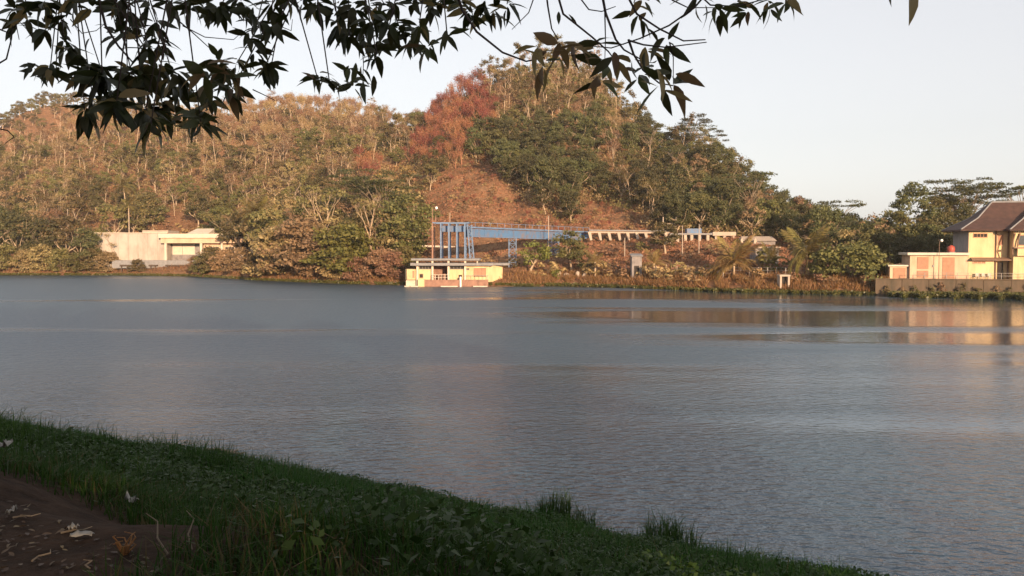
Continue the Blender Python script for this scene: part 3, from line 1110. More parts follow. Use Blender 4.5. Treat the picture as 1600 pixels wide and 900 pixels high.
an = tag(empty('annex', (hx, hy, hz), HR), 'low flat-roofed peach annex with brown shutters against the cream house', 'outbuilding')
bevel(MB().box(-8.7, -0.02, 0.0, 6.0, 0, 3.85).build('wall', M['peach'], an), 0.02)
bevel(MB().box(-9.2, 0.15, -0.55, 6.3, 3.852, 4.25).build('roof_slab', M['pale_trim'], an), 0.03)
for x0, x1, z0, z1 in ((-7.6, -5.9, 1.6, 3.55), (-7.6, -5.9, 0.25, 1.35), (-3.8, -2.0, 0.1, 3.5)):
    p = MB().box(x0, x1, -0.06, 0.02, z0, z1).build('shutter', M['terracotta'], an)
    f = MB()
    for k in range(1, 5):
        zz = z0 + (z1 - z0) * k / 5
        f.box(x0, x1, -0.085, -0.061, zz - 0.03, zz + 0.03)
    f.build('rib', M['terracotta'], p)
MB().box(-5.3, -5.1, -0.12, 0.02, 1.9, 2.3).build('meter_box', M['metal'], an)
lo = tag(empty('lean_to', (hx, hy, hz), HR), 'small low shed with brown front left of the peach annex', 'shed')
MB().box(-11.6, -8.72, 0.6, 5.0, 0, 2.0).build('wall', M['peach'], lo)
MB().box(-11.9, -8.71, 0.3, 5.2, 2.002, 2.25).build('roof_slab', M['pale_trim'], lo)
MB().box(-11.1, -9.2, 0.53, 0.605, 0.1, 1.8).build('shutter', M['terracotta'], lo)

tk = tag(empty('water_tank', Matrix.Rotation(HR, 4, 'Z') @ Vector((-2.0, 2.2, 0)) + Vector((hx, hy, hz + 4.25))), 'round red water tank on the annex roof', 'tank')
MB().tube([(0, 0, 0.12), (0, 0, 0.2), (0, 0, 0.55), (0, 0, 0.9), (0, 0, 1.05), (0, 0, 1.12)], [0.5, 0.56, 0.58, 0.56, 0.42, 0.2], 14).build('tank_body', M['tank_red'], tk, True)
MB().tube([(0, 0, 1.12), (0, 0, 1.2)], 0.2, 10).build('lid', M['tank_red'], tk)
MB().box(-0.5, 0.5, -0.5, 0.5, 0, 0.12).build('stand', M['slab'], tk)

q = Matrix.Rotation(HR, 4, 'Z') @ Vector((-4.55, -0.9, 0)) + Vector((hx, hy, hz))
lp = tag(empty('lamp_post', q), 'thin lamp post with white globe in front of the peach annex', 'lamp')
MB().tube([(0, 0, 0), (0, 0, 3.0), (0, 0, 5.9), (0.12, 0, 6.15), (0.32, 0, 6.2)], [0.06, 0.05, 0.04, 0.03, 0.03], 6).build('pole', M['pipe_brown'], lp)
g = MB()
g.tube([(0.36, 0, 5.98), (0.36, 0, 6.04), (0.36, 0, 6.2), (0.36, 0, 6.36), (0.36, 0, 6.42)], [0.08, 0.18, 0.23, 0.17, 0.05], 10)
g.build('globe', M['lamp_white'], lp, True)

rw = tag(empty('retaining_wall', (hx, hy, 0), HR), 'stained mossy retaining wall along the water below the cream house', 'wall')
xw = -14.3
while xw < 22:
    MB().box(xw, xw + 3.94, -2.35, -1.9, -1.2, 2.5 + rng.uniform(-0.03, 0.03)).build('wall_panel', M['mossy'], rw)
    xw += 4.0
MB().box(-14.4, 22, -2.45, -1.8, 2.532, 2.66).build('coping', M['mossy'], rw)
rl = tag(empty('railing', (hx, hy, 2.66), HR), 'thin metal railing along the top of the retaining wall', 'railing')
xr = -8.5
while xr < 16:
    MB().bar((xr, -2.1, 0), (xr, -2.1, 0.95), 0.06).build('post', M['metal'], rl)
    xr += 1.6
for zz in (0.5, 0.93):
    MB().bar((-8.6, -2.1, zz), (16, -2.1, zz), 0.045).build('rail', M['metal'], rl)
for k, xx in enumerate((1.2, 2.1, 3.0)):
    pc = tag(empty('plastic_chair', Matrix.Rotation(HR, 4, 'Z') @ Vector((xx, -0.75, 0)) + Vector((hx, hy, hz + 0.1)), HR), ('cream chair at the far left of three', 'cream chair between two others', 'cream chair at the far right of three')[k] + ' under the brown awning', 'chair', 'chairs under the awning')
    MB().box(-0.24, 0.24, -0.22, 0.24, 0.40, 0.45).build('seat', M['pale_trim'], pc)
    MB().box(-0.24, 0.24, 0.20, 0.25, 0.45, 0.88).build('backrest', M['pale_trim'], pc)
    for a in (-0.2, 0.2):
        for c in (-0.18, 0.2):
            MB().bar((a, c, 0), (a, c, 0.4), 0.045).build('leg', M['pale_trim'], pc)

# ---- pump house at the water's edge
D0 = 175.0
K0 = D0 / F
X0 = (653 - 800) * K0
ph = tag(empty('pump_house', (X0, D0, 0)), 'pale yellow pump house with doubled grey slab roof standing in the water', 'pump house')


def lx(px):
    return (px - 653) * K0


def lz(py):
    return H - (py - 388) * K0


MB().box(lx(655), lx(763), -1.3, 7, -1.2, lz(437)).build('plinth', M['red_brown'], ph)
bevel(MB().prism([(lx(632.5), 0.6), (lx(636), -0.5), (lx(648), -0.5), (lx(651.4), 0.2), (lx(651.4), 4), (lx(632.5), 4)], lz(437), lz(420.5)).build('bay', M['cream'], ph), 0.03)
MB().box(lx(634), lx(651), 0.2, 3.6, -1.2, lz(437) - 0.002).build('bay_footing', M['pale_trim'], ph)
MB().box(lx(645), lx(648), -0.56, -0.502, lz(434), lz(423)).build('bay_door', M['terracotta'], ph)
bevel(MB().box(lx(653.5), lx(676), 0.0, 6, lz(437), lz(415.2)).build('wall', M['cream'], ph), 0.02)
MB().box(lx(654), lx(664), -1.4, -0.3, -1.2, lz(436)).build('wall', M['cream'], ph)
bevel(MB().box(lx(701), lx(727), 0.0, 6, lz(437), lz(415.2)).build('wall', M['cream'], ph), 0.02)
bevel(MB().prism([(lx(727.2), -0.3), (lx(763), -0.3), (lx(785), 2.6), (lx(785), 7), (lx(727.2), 7)], lz(440.5), lz(415.2)).build('wall', M['cream'], ph), 0.02)
MB().box(lx(676.2), lx(700.8), 3.0, 3.3, lz(437), lz(415.2)).build('back_wall', M['red_brown'], ph)
bevel(MB().box(lx(642), lx(771), -1.3, 6.8, lz(415), lz(410.8)).build('roof_slab', M['slab'], ph), 0.04)
MB().box(lx(771), lx(796), 0.6, 6.8, lz(414.6), lz(411.2)).build('roof_slab', M['slab'], ph)
bevel(MB().box(lx(643), lx(750), -1.1, 6.4, lz(407), lz(403.8)).build('roof_slab', M['slab'], ph), 0.04)
for px in (652.5, 676, 701, 727):
    bevel(MB().box(lx(px) - 0.2, lx(px) + 0.2, -0.55, -0.05, -0.6, lz(407) - 0.002).build('pillar', M['pale_trim'], ph), 0.02)
MB().box(lx(746) - 0.12, lx(746) + 0.12, -0.5, -0.1, lz(411), lz(407) - 0.002).build('pillar', M['pale_trim'], ph)
window(ph, lx(655.5), lx(674), 0, lz(420), lz(416.4), 'dark', 'slab', 4)
window(ph, lx(703.5), lx(725), 0, lz(420), lz(416.4), 'dark', 'slab', 4)
window(ph, lx(656), lx(660.5), 0, lz(433.5), lz(428.5), 'dark', 'pipe_brown', 1)
window(ph, lx(741), lx(758.5), -0.3, lz(431.5), lz(419.5), 'terracotta', 'pipe_brown', 3)
window(ph, lx(729), lx(733), -0.3, lz(421), lz(419.5), 'dark', 'slab', 1)
dd = MB().box(lx(716.5), lx(722), -0.06, 0.02, lz(437) + 0.03, lz(429.5)).build('door', M['dark'], ph)
MB().box(lx(721), lx(721.6), -0.1, -0.06, lz(434), lz(433)).build('handle', M['metal'], dd)
rl = MB()
for px in range(676, 703, 5):
    rl.bar((lx(px), -1.1, lz(437)), (lx(px), -1.1, lz(429)), 0.07)
rl.bar((lx(676), -1.1, lz(429)), (lx(701), -1.1, lz(429)), 0.08).bar((lx(676), -1.1, lz(433)), (lx(701), -1.1, lz(433)), 0.06)
rl.build('railing', M['pale_trim'], ph)
rl = MB()
for px in range(732, 766, 6):
    rl.bar((lx(px), -1.15, lz(437)), (lx(px), -1.15, lz(430)), 0.06)
rl.bar((lx(728), -1.15, lz(430)), (lx(764), -1.15, lz(430)), 0.06)
rl.build('railing', M['metal'], ph)
for px in (678, 686, 694):
    MB().tube([(lx(px), 0.8, lz(437)), (lx(px), 0.8, lz(433)), (lx(px), 0.8, lz(431)), (lx(px), 0.8, lz(428))], [0.42, 0.42, 0.28, 0.28], 10).build('pump', M['red_brown'], ph)
MB().box(lx(719.2), lx(721.6), -1.75, -1.4, -1.2, lz(432)).build('depth_post', M['lamp_white'], ph)
for px, p2 in ((634, 642), (644, 655), (690, 716), (740, 762)):
    MB().box(lx(px), lx(p2), -2.4, -1.45, -1.2, 0.18).build('step', M['pale_trim'], ph)

# ---- blue gantry on the pump-house roof
gz = lz(403.8)
ga = tag(empty('blue_gantry', (X0, D0, gz)), 'row of blue-grey portal frames standing on the pump-house roof', 'gantry')
ztop = lz(351) - gz
for i, px in enumerate((676, 689, 701.5, 714, 726.5)):
    mt = M['red_brown'] if i == 0 else M['blue_grey']
    fr = MB()
    fr.bar((lx(px), 0.0, 0), (lx(px), 0.0, ztop), 0.28).bar((lx(px), 4.5, 0), (lx(px), 4.5, ztop), 0.24).bar((lx(px), -0.16, ztop + 0.1), (lx(px), 4.62, ztop + 0.1), 0.26)
    fr.build('portal_frame', mt, ga)
MB().bar((lx(676), 0.0, ztop + 0.36), (lx(733), 0.0, ztop + 0.36), 0.2).build('top_beam', M['blue_grey'], ga)
MB().bar((lx(676), 4.5, ztop + 0.36), (lx(733), 4.5, ztop + 0.36), 0.2).build('top_beam', M['blue_grey'], ga)
MB().box(lx(690), lx(727), 1.6, 3.0, lz(362) - gz, lz(352.5) - gz).build('girder_box', M['blue'], ga)
for px in (732, 737):
    MB().bar((lx(px - 2), 1.0 + (px - 732) * 0.5, ztop), (lx(px + 2.5), 1.0 + (px - 732) * 0.5, -0.3), 0.24).build('raking_leg', M['blue_grey'], ga)
ls = MB()
for k in range(6):
    za, zb_ = ztop * k / 6, ztop * (k + 1) / 6
    ls.bar((lx(731), 2.2, zb_), (lx(738), 2.2, za), 0.1).bar((lx(731), 2.2, za), (lx(738), 2.2, zb_), 0.1)
ls.build('lattice', M['blue_grey'], ga)
for px, py in ((675.5, 326), (680.5, 336)):
    MB().tube([(lx(px), 0.6, ztop), (lx(px), 0.6, lz(py) - gz)], [0.09, 0.06], 6).build('mast', M['red_brown'], ga)
MB().tube([(lx(682), 0.6, lz(326) - gz - 0.15), (lx(682), 0.6, lz(326) - gz), (lx(682), 0.6, lz(326) - gz + 0.3), (lx(682), 0.6, lz(326) - gz + 0.42)], [0.1, 0.26, 0.24, 0.06], 8).build('lamp', M['lamp_white'], ga)
MB().bar((lx(675.5), 0.6, lz(327) - gz), (lx(682), 0.6, lz(327) - gz), 0.07).build('lamp_arm', M['red_brown'], ga)

# ---- long blue girder that runs from the gantry to the hillside
A, B = at(731, 357, 178.5), at(920, 364.5, 203.0)
gb = tag(empty('blue_girder', A), 'long blue plate girder with railing running from the gantry to the hillside', 'pipe bridge')
dv = B - A
L_ = dv.length
n_pan = 9
for i in range(n_pan):
    a, c = dv * (i / n_pan), dv * ((i + 0.985) / n_pan)
    MB().bar(a + Vector((0, 0, -0.8)), c + Vector((0, 0, -0.8)), 0.9, 1.5).build('girder_plate', M['blue'], gb)
for i in range(n_pan * 2 + 1):
    p = dv * (i / (n_pan * 2))
    MB().bar(p + Vector((0, -0.5, -1.55)), p + Vector((0, -0.5, -0.13)), 0.1).build('stiffener', M['blue_grey'], gb)
MB().bar(Vector((0, 0, 0.24)), dv + Vector((0, 0, 0.24)), 1.7, 0.3).build('deck', M['blue_grey'], gb)
MB().bar(Vector((0, 0, -1.62)), dv + Vector((0, 0, -1.62)), 1.2, 0.12).build('flange', M['blue_grey'], gb)
for i in range(19):
    p = dv * (i / 18)
    MB().bar(p + Vector((0, -0.7, 0.4)), p + Vector((0, -0.7, 1.25)), 0.07).build('rail_post', M['blue_grey'], gb)
MB().bar(Vector((0, -0.7, 1.25)), dv + Vector((0, -0.7, 1.25)), 0.07).build('handrail', M['blue_grey'], gb)
for fr, hw in ((0.34, 0.75), (0.68, 1.2)):
    p = dv * fr
    base = ground(A.x + p.x, A.y + p.y) - A.z - 0.4
    tw = MB()
    for sx in (-hw, hw):
        for sy in (-0.7, 0.7):
            tw.bar(p + Vector((sx, sy, -1.5)), Vector((p.x + sx, p.y + sy, base)), 0.2)
    zt, nb = p.z - 1.5, 5
    for k in range(nb):
        z0, z1 = base + (zt - base) * k / nb, base + (zt - base) * (k + 1) / nb
        for sy in (-0.7, 0.7):
            tw.bar((p.x - hw, p.y + sy, z0), (p.x + hw, p.y + sy, z1), 0.09).bar((p.x + hw, p.y + sy, z0), (p.x - hw, p.y + sy, z1), 0.09)
            tw.bar((p.x - hw, p.y + sy, z1), (p.x + hw, p.y + sy, z1), 0.1)
    tw.build('trestle_tower', M['blue_grey'], gb)
MB().box(dv.x - 0.9, dv.x + 0.7, dv.y - 1.2, dv.y + 1.6, dv.z - 3.2, dv.z - 1.5).build('abutment', M['white_conc'], gb)

# ---- concrete flume on raking pillars
D1 = 197.5
fl = tag(empty('concrete_flume', at(920, 372, D1)), 'pale concrete flume on a row of raking pillars right of the blue girder', 'flume')
o_ = at(920, 372, D1)
k1 = D1 / F
MB().bar((0.0, 0.2, (372 - 359.8) * k1), (125 * k1, 0.2, (372 - 361.2) * k1), 2.2, 0.28).build('channel_slab', M['slab'], fl)
MB().bar((0.0, -0.6, (372 - 362) * k1 - 0.1), (125 * k1, -0.6, (372 - 363.3) * k1 - 0.1), 0.25, 0.3).build('edge_beam', M['white_conc'], fl)
for px in (922, 937, 952, 967, 981, 995, 1009, 1024, 1040):
    x_ = (px - 920) * k1
    pb = MB()
    pb.v += [(x_ - 0.55, -0.75, 1.35), (x_ + 0.15, -0.75, 1.35), (x_ + 0.45, -0.75, -0.5), (x_ - 0.05, -0.75, -0.5), (x_ - 0.55, 0.9, 1.35), (x_ + 0.15, 0.9, 1.35), (x_ + 0.45, 0.9, -0.5), (x_ - 0.05, 0.9, -0.5)]
    pb.f += [(0, 1, 2, 3)[::-1], (4, 5, 6, 7), (0, 3, 7, 4)[::-1], (1, 5, 6, 2), (0, 4, 5, 1), (3, 2, 6, 7)]
    pb.build('pillar', M['white_conc'], fl)
D2 = 192.0
k2 = D2 / F
f2 = tag(empty('low_flume', at(1046, 374, D2)), 'low white-capped flume with short square piers behind the white posts', 'flume')
MB().box(0, 68 * k2, -0.8, 1.2, (374 - 367) * k2, (374 - 364.4) * k2).build('channel_slab', M['slab'], f2)
MB().box(66 * k2, 102 * k2, -1.0, 1.6, (374 - 368.5) * k2, (374 - 362.5) * k2).build('cover_slab', M['white_conc'], f2)
for px in (1048, 1058, 1070, 1080, 1092, 1105, 1118, 1131, 1144):
    MB().box((px - 1046) * k2 - 0.3, (px - 1046) * k2 + 0.3, -0.7, 0.9, -1.0, (374 - 367) * k2 - 0.002 - (0.21 if px > 1112 else 0)).build('pier', M['white_conc'], f2)
MB().box(29 * k2, 52 * k2, 1.25, 3.6, -0.5, (374 - 357) * k2).build('pump_box', M['blue'], f2)
D3 = 186.0
k3_ = D3 / F
w3 = tag(empty('long_shed', at(1155, 384, D3)), 'long low shed with pale roof at the right end of the flume', 'shed')
MB().box(1, 58 * k3_ - 0.2, 0, 4, -1.5, 1.0).build('wall', M['grey_wall'], w3)
rp = MB()
rp.v += [(0.5, -0.6, 1.0), (58 * k3_, -0.6, 1.0), (58 * k3_, 4.6, 1.0), (0.5, 4.6, 1.0), (0.9, 2, 2.0), (58 * k3_ - 0.4, 2, 2.0)]
rp.f += [(0, 1, 5, 4), (1, 2, 5), (2, 3, 4, 5), (3, 0, 4), (3, 2, 1, 0)]
rp.build('roof', M['white_conc'], w3)
for px in (1157, 1168, 1178):
    g = MB()
    x_ = (px - 1155) * k3_
    g.v += [(x_ - 0.7, -1.2, -1.2), (x_ + 0.7, -1.2, -1.2), (x_ + 0.15, -1.0, 1.5), (x_ - 0.15, -1.0, 1.5), (x_ - 0.7, -0.7, -1.2), (x_ + 0.7, -0.7, -1.2), (x_ + 0.15, -0.8, 1.5), (x_ - 0.15, -0.8, 1.5)]
    g.f += [(0, 1, 2, 3), (7, 6, 5, 4), (0, 3, 7, 4), (1, 5, 6, 2), (3, 2, 6, 7)]
    g.build('buttress', M['white_conc'], w3)

# ---- posts, masts, pipe, small sheds
p1 = at(1036, 362, 199)
gp = tag(empty('goal_frame', p1), 'white H-shaped pole frame above the concrete flume', 'pole frame')
for px in (1036, 1056):
    MB().tube([((px - 1036) * 199 / F, 0, -1.5), ((px - 1036) * 199 / F, 0, 3.3)], [0.17, 0.13], 7).build('post', M['white_conc'], gp)
MB().bar((0, 0, 1.75), (20 * 199 / F, 0, 1.75), 0.18).build('crossbar', M['white_conc'], gp)
POLES = [(1066, 353, 396, 178, 'pale post beside the round green tree above the fronds'), (1092, 351, 392, 180, 'grey post in front of the low flume'), (1302 - 210, 0, 0, 0, None),
         (35, 338, 372, 262, 'pale utility pole among the dark trees at the left edge'), (106, 327, 350, 268, 'taller of two pale poles left of the white wall'), (117, 334, 360, 262, 'shorter of two pale poles left of the white wall'),
         (202, 332, 366, 262, 'bright pale pole rising behind the blank white wall'), (857, 338, 398, 190, 'thin pole beside the blue girder near the yellow-green tree'), (976, 372, 398, 186, 'short pale post on the slope below the concrete flume'),
         (703, 333, 353, 200, 'thin mast behind the blue gantry')]
for px, py0, py1, D, lab in POLES:
    if lab is None:
        continue
    a, c = at(px, py1, D), at(px, py0, D)
    gzz = ground(a.x, a.y)
    po = tag(empty('pole', (a.x, a.y, min(a.z, gzz) - 0.3)), lab, 'pole', 'poles on the far shore')
    hgt_ = c.z - po.location.z
    MB().tube([(0, 0, 0), (0, 0, hgt_)], [0.11, 0.075], 6).build('shaft', M['white_conc'], po)
    MB().tube([(0, 0, hgt_), (0, 0, hgt_ + 0.08)], [0.13, 0.13], 6).build('pole_cap', M['slab'], po)
bt = tag(empty('brick_tower', at(1117, 364, 197)), 'small red-brown brick frame tower behind the low flume', 'tower')
for sx in (-0.65, 0.65):
    MB().box(sx - 0.22, sx + 0.22, -0.22, 0.22, -2, 2.1).build('column', M['brick'], bt)
MB().box(-1.0, 1.0, -0.5, 0.5, 2.102, 2.5).build('tower_cap', M['brick'], bt)
MB().box(-0.43, 0.43, -0.15, 0.15, 0.9, 1.2).build('tie_beam', M['brick'], bt)

wp = tag(empty('white_pipe', (0, 0, 0)), 'long white pipe crossing the foot of the bare slope behind the gantry', 'pipe')
pts = [at(px, py, D) for px, py, D in ((645, 384, 206), (690, 385.5, 205.5), (735, 388, 205), (780, 390.5, 203.5), (820, 394, 201.5), (868, 397, 199), (934, 400, 190))]
for a, c in zip(pts[:-1], pts[1:]):
    MB().tube([a, a.lerp(c, 0.992)], 0.26, 8).build('pipe_length', M['pale_trim'], wp)
for p in pts:
    gzz = ground(p.x, p.y)
    MB().box(p.x - 0.25, p.x + 0.25, p.y - 0.3, p.y + 0.3, min(gzz, p.z) - 0.8, p.z - 0.2).build('saddle', M['white_conc'], wp)

c = at(995, 430, 170)
sh = tag(empty('grey_shed', (c.x, c.y, c.z - 0.6)), 'small upright grey shed beside the yellow-green fronds below the flume', 'shed')
MB().box(-0.95, 0.95, 0, 2.2, 0, 4.2).build('wall', M['grey_wall'], sh)
r_ = MB(); r_.v += [(-1.15, -0.3, 4.2), (1.15, -0.3, 4.2), (1.15, 2.5, 4.6), (-1.15, 2.5, 4.6), (-1.15, -0.3, 4.35), (1.15, -0.3, 4.35), (1.15, 2.5, 4.75), (-1.15, 2.5, 4.75)]
r_.f += [(3, 2, 1, 0), (4, 5, 6, 7), (0, 1, 5, 4), (1, 2, 6, 5), (2, 3, 7, 6), (3, 0, 4, 7)]
r_.build('roof', M['slab'], sh)
MB().box(-0.5, 0.4, -0.06, 0.02, 0.3, 2.4).build('door', M['dark'], sh)
c = at(1180, 424, 168)
sh = tag(empty('grey_outbuilding', (c.x, c.y, c.z - 0.6)), 'shabby grey outbuilding between the two lakeside coconut palms', 'outbuilding')
MB().box(0, 4.4, 0, 4, 0, 5.0).build('wall', M['grey_wall'], sh)
MB().box(-0.3, 4.7, -0.4, 4.3, 5.002, 5.3).build('roof_slab', M['white_conc'], sh)
MB().box(-0.2, 4.6, -0.5, 0.0, 3.3, 3.5).build('ledge', M['slab'], sh)
for x0 in (0.5, 2.6):
    window(sh, x0, x0 + 1.2, 0, 1.6, 2.9, 'dark', 'slab', 2)

# ---- fence, low wall and sluice on the right shore
A, B = at(1130, 431, 161), at(1300, 432, 154.5)
fn = tag(empty('lakeside_fence', (A.x, A.y, A.z)), 'thin grey post-and-rail fence on the low bank behind the palms', 'fence')
dv = B - A
for i in range(13):
    p = dv * (i / 12)
    MB().bar(p + Vector((0, 0, -0.5)), p + Vector((0, 0, 1.6)), 0.11).build('post', M['metal'], fn)
for zz in (0.5, 1.0, 1.5):
    MB().bar(Vector((0, 0, zz)), dv + Vector((0, 0, zz)), 0.05).build('rail', M['metal'], fn)
A2, B2 = at(905, 424, 186), at(1125, 427, 163)
lw = tag(empty('low_wall', (A2.x, A2.y, A2.z)), 'low weathered wall along the lakeside terrace below the flume', 'wall')
dv2 = B2 - A2
for i in range(12):
    MB().bar(dv2 * (i / 12) + Vector((0, 0, -0.4)), dv2 * ((i + 0.98) / 12) + Vector((0, 0, -0.4)), 0.3, 1.5).build('wall_panel', M['grey_wall'], lw)
fn2 = tag(empty('lakeside_fence', (A2.x, A2.y - 1.2, A2.z)), 'row of short pale fence posts on the bank below the concrete flume', 'fence')
for i in range(15):
    p = dv2 * (i / 14)
    MB().bar(p + Vector((0, 0, -1.2)), p + Vector((0, 0, 1.5 + rng.uniform(-0.2, 0.2))), 0.12).build('post', M['white_conc'], fn2)
MB().bar(Vector((0, 0, 0.9)), dv2 + Vector((0, 0, 0.9)), 0.05).build('rail', M['metal'], fn2)

c = at(1218.5, 454, 149.5)
sl = tag(empty('sluice', (c.x, c.y, -0.3)), 'small pale concrete sluice frame with a dark opening at the waterline', 'sluice')
ks = 149.5 / F
zt = zpy(432, 149.5) + 0.3
MB().box(0, 0.32, 0, 1.6, -0.4, zt).build('jamb', M['white_conc'], sl)
MB().box(15.5 * ks - 0.32, 15.5 * ks, 0, 1.6, -0.4, zt).build('jamb', M['white_conc'], sl)
MB().box(-0.08, 15.5 * ks + 0.08, -0.06, 1.66, zt + 0.002, zt + 0.3).build('lintel', M['white_conc'], sl)
MB().box(0.322, 15.5 * ks - 0.322, 0.9, 1.0, -0.4, zt).build('gate', M['dark'], sl)
MB().box(0.322, 15.5 * ks - 0.322, 0.05, 0.88, -0.4, 0.35).build('sill', M['white_conc'], sl)

# ---- long white building at the left
D4 = 251.0
k4_ = D4 / F
c = at(140, 412, D4)
wb = tag(empty('white_building', (c.x, c.y, c.z)), 'long low white building with blank wall and flat porch on the left shore', 'building')


def bx_(px):
    return (px - 140) * k4_


def bz_(py):
    return (412 - py) * k4_


MB().box(0, bx_(262), 0.1, 12, -2, bz_(364.5)).build('wall', M['shaded_conc'], wb)
for i in range(8):
    for j, (za, zb_) in enumerate(((0.1, bz_(389)), (bz_(389) + 0.06, bz_(365)))):
        MB().box(bx_(140 + 15.25 * i) + 0.04, bx_(140 + 15.25 * (i + 1)) - 0.04, 0.0, 0.11, za, zb_).build('panel', M['shaded_conc'], wb)
MB().box(bx_(222), bx_(262), 0.6, 9, bz_(364.5) + 0.003, bz_(360)).build('parapet', M['white_conc'], wb)
MB().box(-0.3, bx_(262) + 0.1, -0.25, 0.5, bz_(364.5) + 0.003, bz_(363.5)).build('coping', M['pale_trim'], wb)
MB().box(bx_(254), bx_(402), -2.6, 9, bz_(372), bz_(365.5)).build('porch_roof', M['pale_trim'], wb)
MB().box(bx_(256), bx_(400), -2.0, 8, bz_(380), bz_(372.6)).build('fascia', M['peach'], wb)
for px in (263, 318, 350, 398):
    MB().box(bx_(px) - 0.3, bx_(px) + 0.3, -1.9, -1.3, -1.5, bz_(380) - 0.003).build('pillar', M['pale_trim'], wb)
MB().box(bx_(262) + 0.003, bx_(318), 3.0, 3.3, -0.5, bz_(380) - 0.003).build('back_wall', M['grey_wall'], wb)
for p0, p1_ in ((264, 279.3), (280, 299)):
    MB().box(bx_(p0), bx_(p1_), 2.85, 3.0, bz_(398), bz_(381)).build('door_panel', M['pale_trim'], wb)
MB().box(bx_(318), bx_(402), 0.2, 8, -1.5, bz_(380) - 0.004).build('wall', M['peach'], wb)
for p0 in (328, 352, 376):
    window(wb, bx_(p0), bx_(p0 + 14), 0.2, bz_(400), bz_(386), 'dark', 'pale_trim', 3)
rp = MB()
rp.v += [(bx_(288), 2, bz_(365)), (bx_(322), 2, bz_(365)), (bx_(325), 6, bz_(356.5)), (bx_(297), 6, bz_(356.5)), (bx_(288), 7, bz_(365)), (bx_(322), 7, bz_(365))]
rp.f += [(0, 1, 2, 3), (3, 2, 5, 4), (0, 3, 4), (1, 5, 2)]
rp.build('roof_light', M['pale_trim'], wb)
MB().box(bx_(185), bx_(335), -4.0, -0.26, -1.2, bz_(406.5)).build('terrace', M['slab'], wb)

D5 = 246.5
c = at(188, 427, D5)
jt = tag(empty('timber_jetty', (c.x, c.y, -0.4)), 'dark timber jetty frame on short legs in front of the white building', 'jetty')
k5 = D5 / F
zt = zpy(415.5, D5) + 0.4
for px in (190, 199, 211, 216, 236, 243, 262, 270, 285, 294):
    MB().bar(((px - 188) * k5, 0, 0), ((px - 188) * k5, 0, zt), 0.3).build('leg', M['bark_dark'], jt)
for p0, p1_ in ((188, 220), (233, 246), (259, 297)):
    MB().box((p0 - 188) * k5, (p1_ - 188) * k5, -0.3, 1.2, zt + 0.002, zt + 0.32).build('deck_beam', M['bark_dark'], jt)

# ------------------------------------------------------------------ trees and shrubs along the far shore
proto('lime', *make_broadleaf(60, 'leaf_lime', 3.4, 3.6, 1.6, 24, 52))
proto('dome', *make_bush(61, 'leaf_green', 5.6, 5.0, 60, 150, 0.22, 'bark_pale'))
proto('roundolive', *make_broadleaf(62, 'leaf_green', 4.6, 8.2, 2.2, 60, 60))
proto('tallbroad', *make_broadleaf(63, 'leaf_dark', 5.6, 14.0, 3.0, 95, 60, 0.24))
proto('tallbroad', *make_broadleaf(64, 'leaf_green', 5.2, 12.5, 3.4, 85, 56, 0.24))
for i in range(3):
    proto('bigumbrella', *make_umbrella(20 + i, 'leaf_dark', 17.0, 6.5, 34))
for kd_, lm_ in (('bush_olive', 'leaf_olive'), ('bush_brown', 'leaf_brown'), ('bush_russet', 'leaf_russet'), ('bush_green', 'leaf_green'), ('bush_lime', 'leaf_lime')):
    for i in range(2):
        proto(kd_, *make_bush(70 + i + 3 * len(kd_), lm_, 4.6, 6.4, 58, 170, 0.19))
proto('thinbrown', *make_broadleaf(65, 'leaf_brown', 3.4, 6.0, 2.6, 26, 18, bark='bark_grey'))


def vfork(i):
    """pale trunk that forks into a narrow V of upswept limbs"""
    rg = random.Random(900 + i)
    mb, tips, mids = MB(), [], []
    mb.tube([(0, 0, -0.5), (0.1, 0, 2.2), (0.0, 0, 5.4)], [0.24, 0.2, 0.17], 7)
    for sx in (-1, 1, 0.4, -0.4):
        grow(mb, (0.0, 0, 5.2), (sx * 0.42, rg.gauss(0, 0.2), 1.0), 3.0, 0.12, 3, rg, tips, 0.55, 0.35, (2, 2), 5, 0.68, 0.1, mids)
    t = mb.mesh('trunk', True)
    t.materials.append(M['bark_pale'])
    V, Fc = clump_leaves([(tuple(p), rg.uniform(0.5, 1.0)) for p in tips], 22, 0.22, 0.1, 0.7)
    c = np_mesh('crown', V, Fc)
    c.materials.append(M['leaf_olive'])
    return t, c


proto('vfork', *vfork(0))
proto('vfork', *vfork(3))


def put(kind, name, px, off, hpx, label, cat='tree', group=None, wide=1.0, var=None, D=None):
    """plant of on-photo height hpx standing off metres behind the waterline"""
    D = D if D is not None else shore(px) + off
    x = (px - 800) / F * D
    v = rng.randrange(len(PROTO[kind])) if var is None else var
    me = PROTO[kind][v][1]
    zs = np.empty(len(me.vertices) * 3, np.float32)
    me.vertices.foreach_get('co', zs)
    hm = float(np.percentile(zs[2::3], 99))
    s = hpx * D / F / hm
    t_me, c_me = PROTO[kind][v]
    e = empty(name, (x, D, ground(x, D) - 0.1), rng.uniform(0, 6.283), (s * wide, s * wide, s))
    tag(e, label, cat, group)
    obj('trunk', t_me, None, e)
    obj('crown', c_me, None, e)
    return e


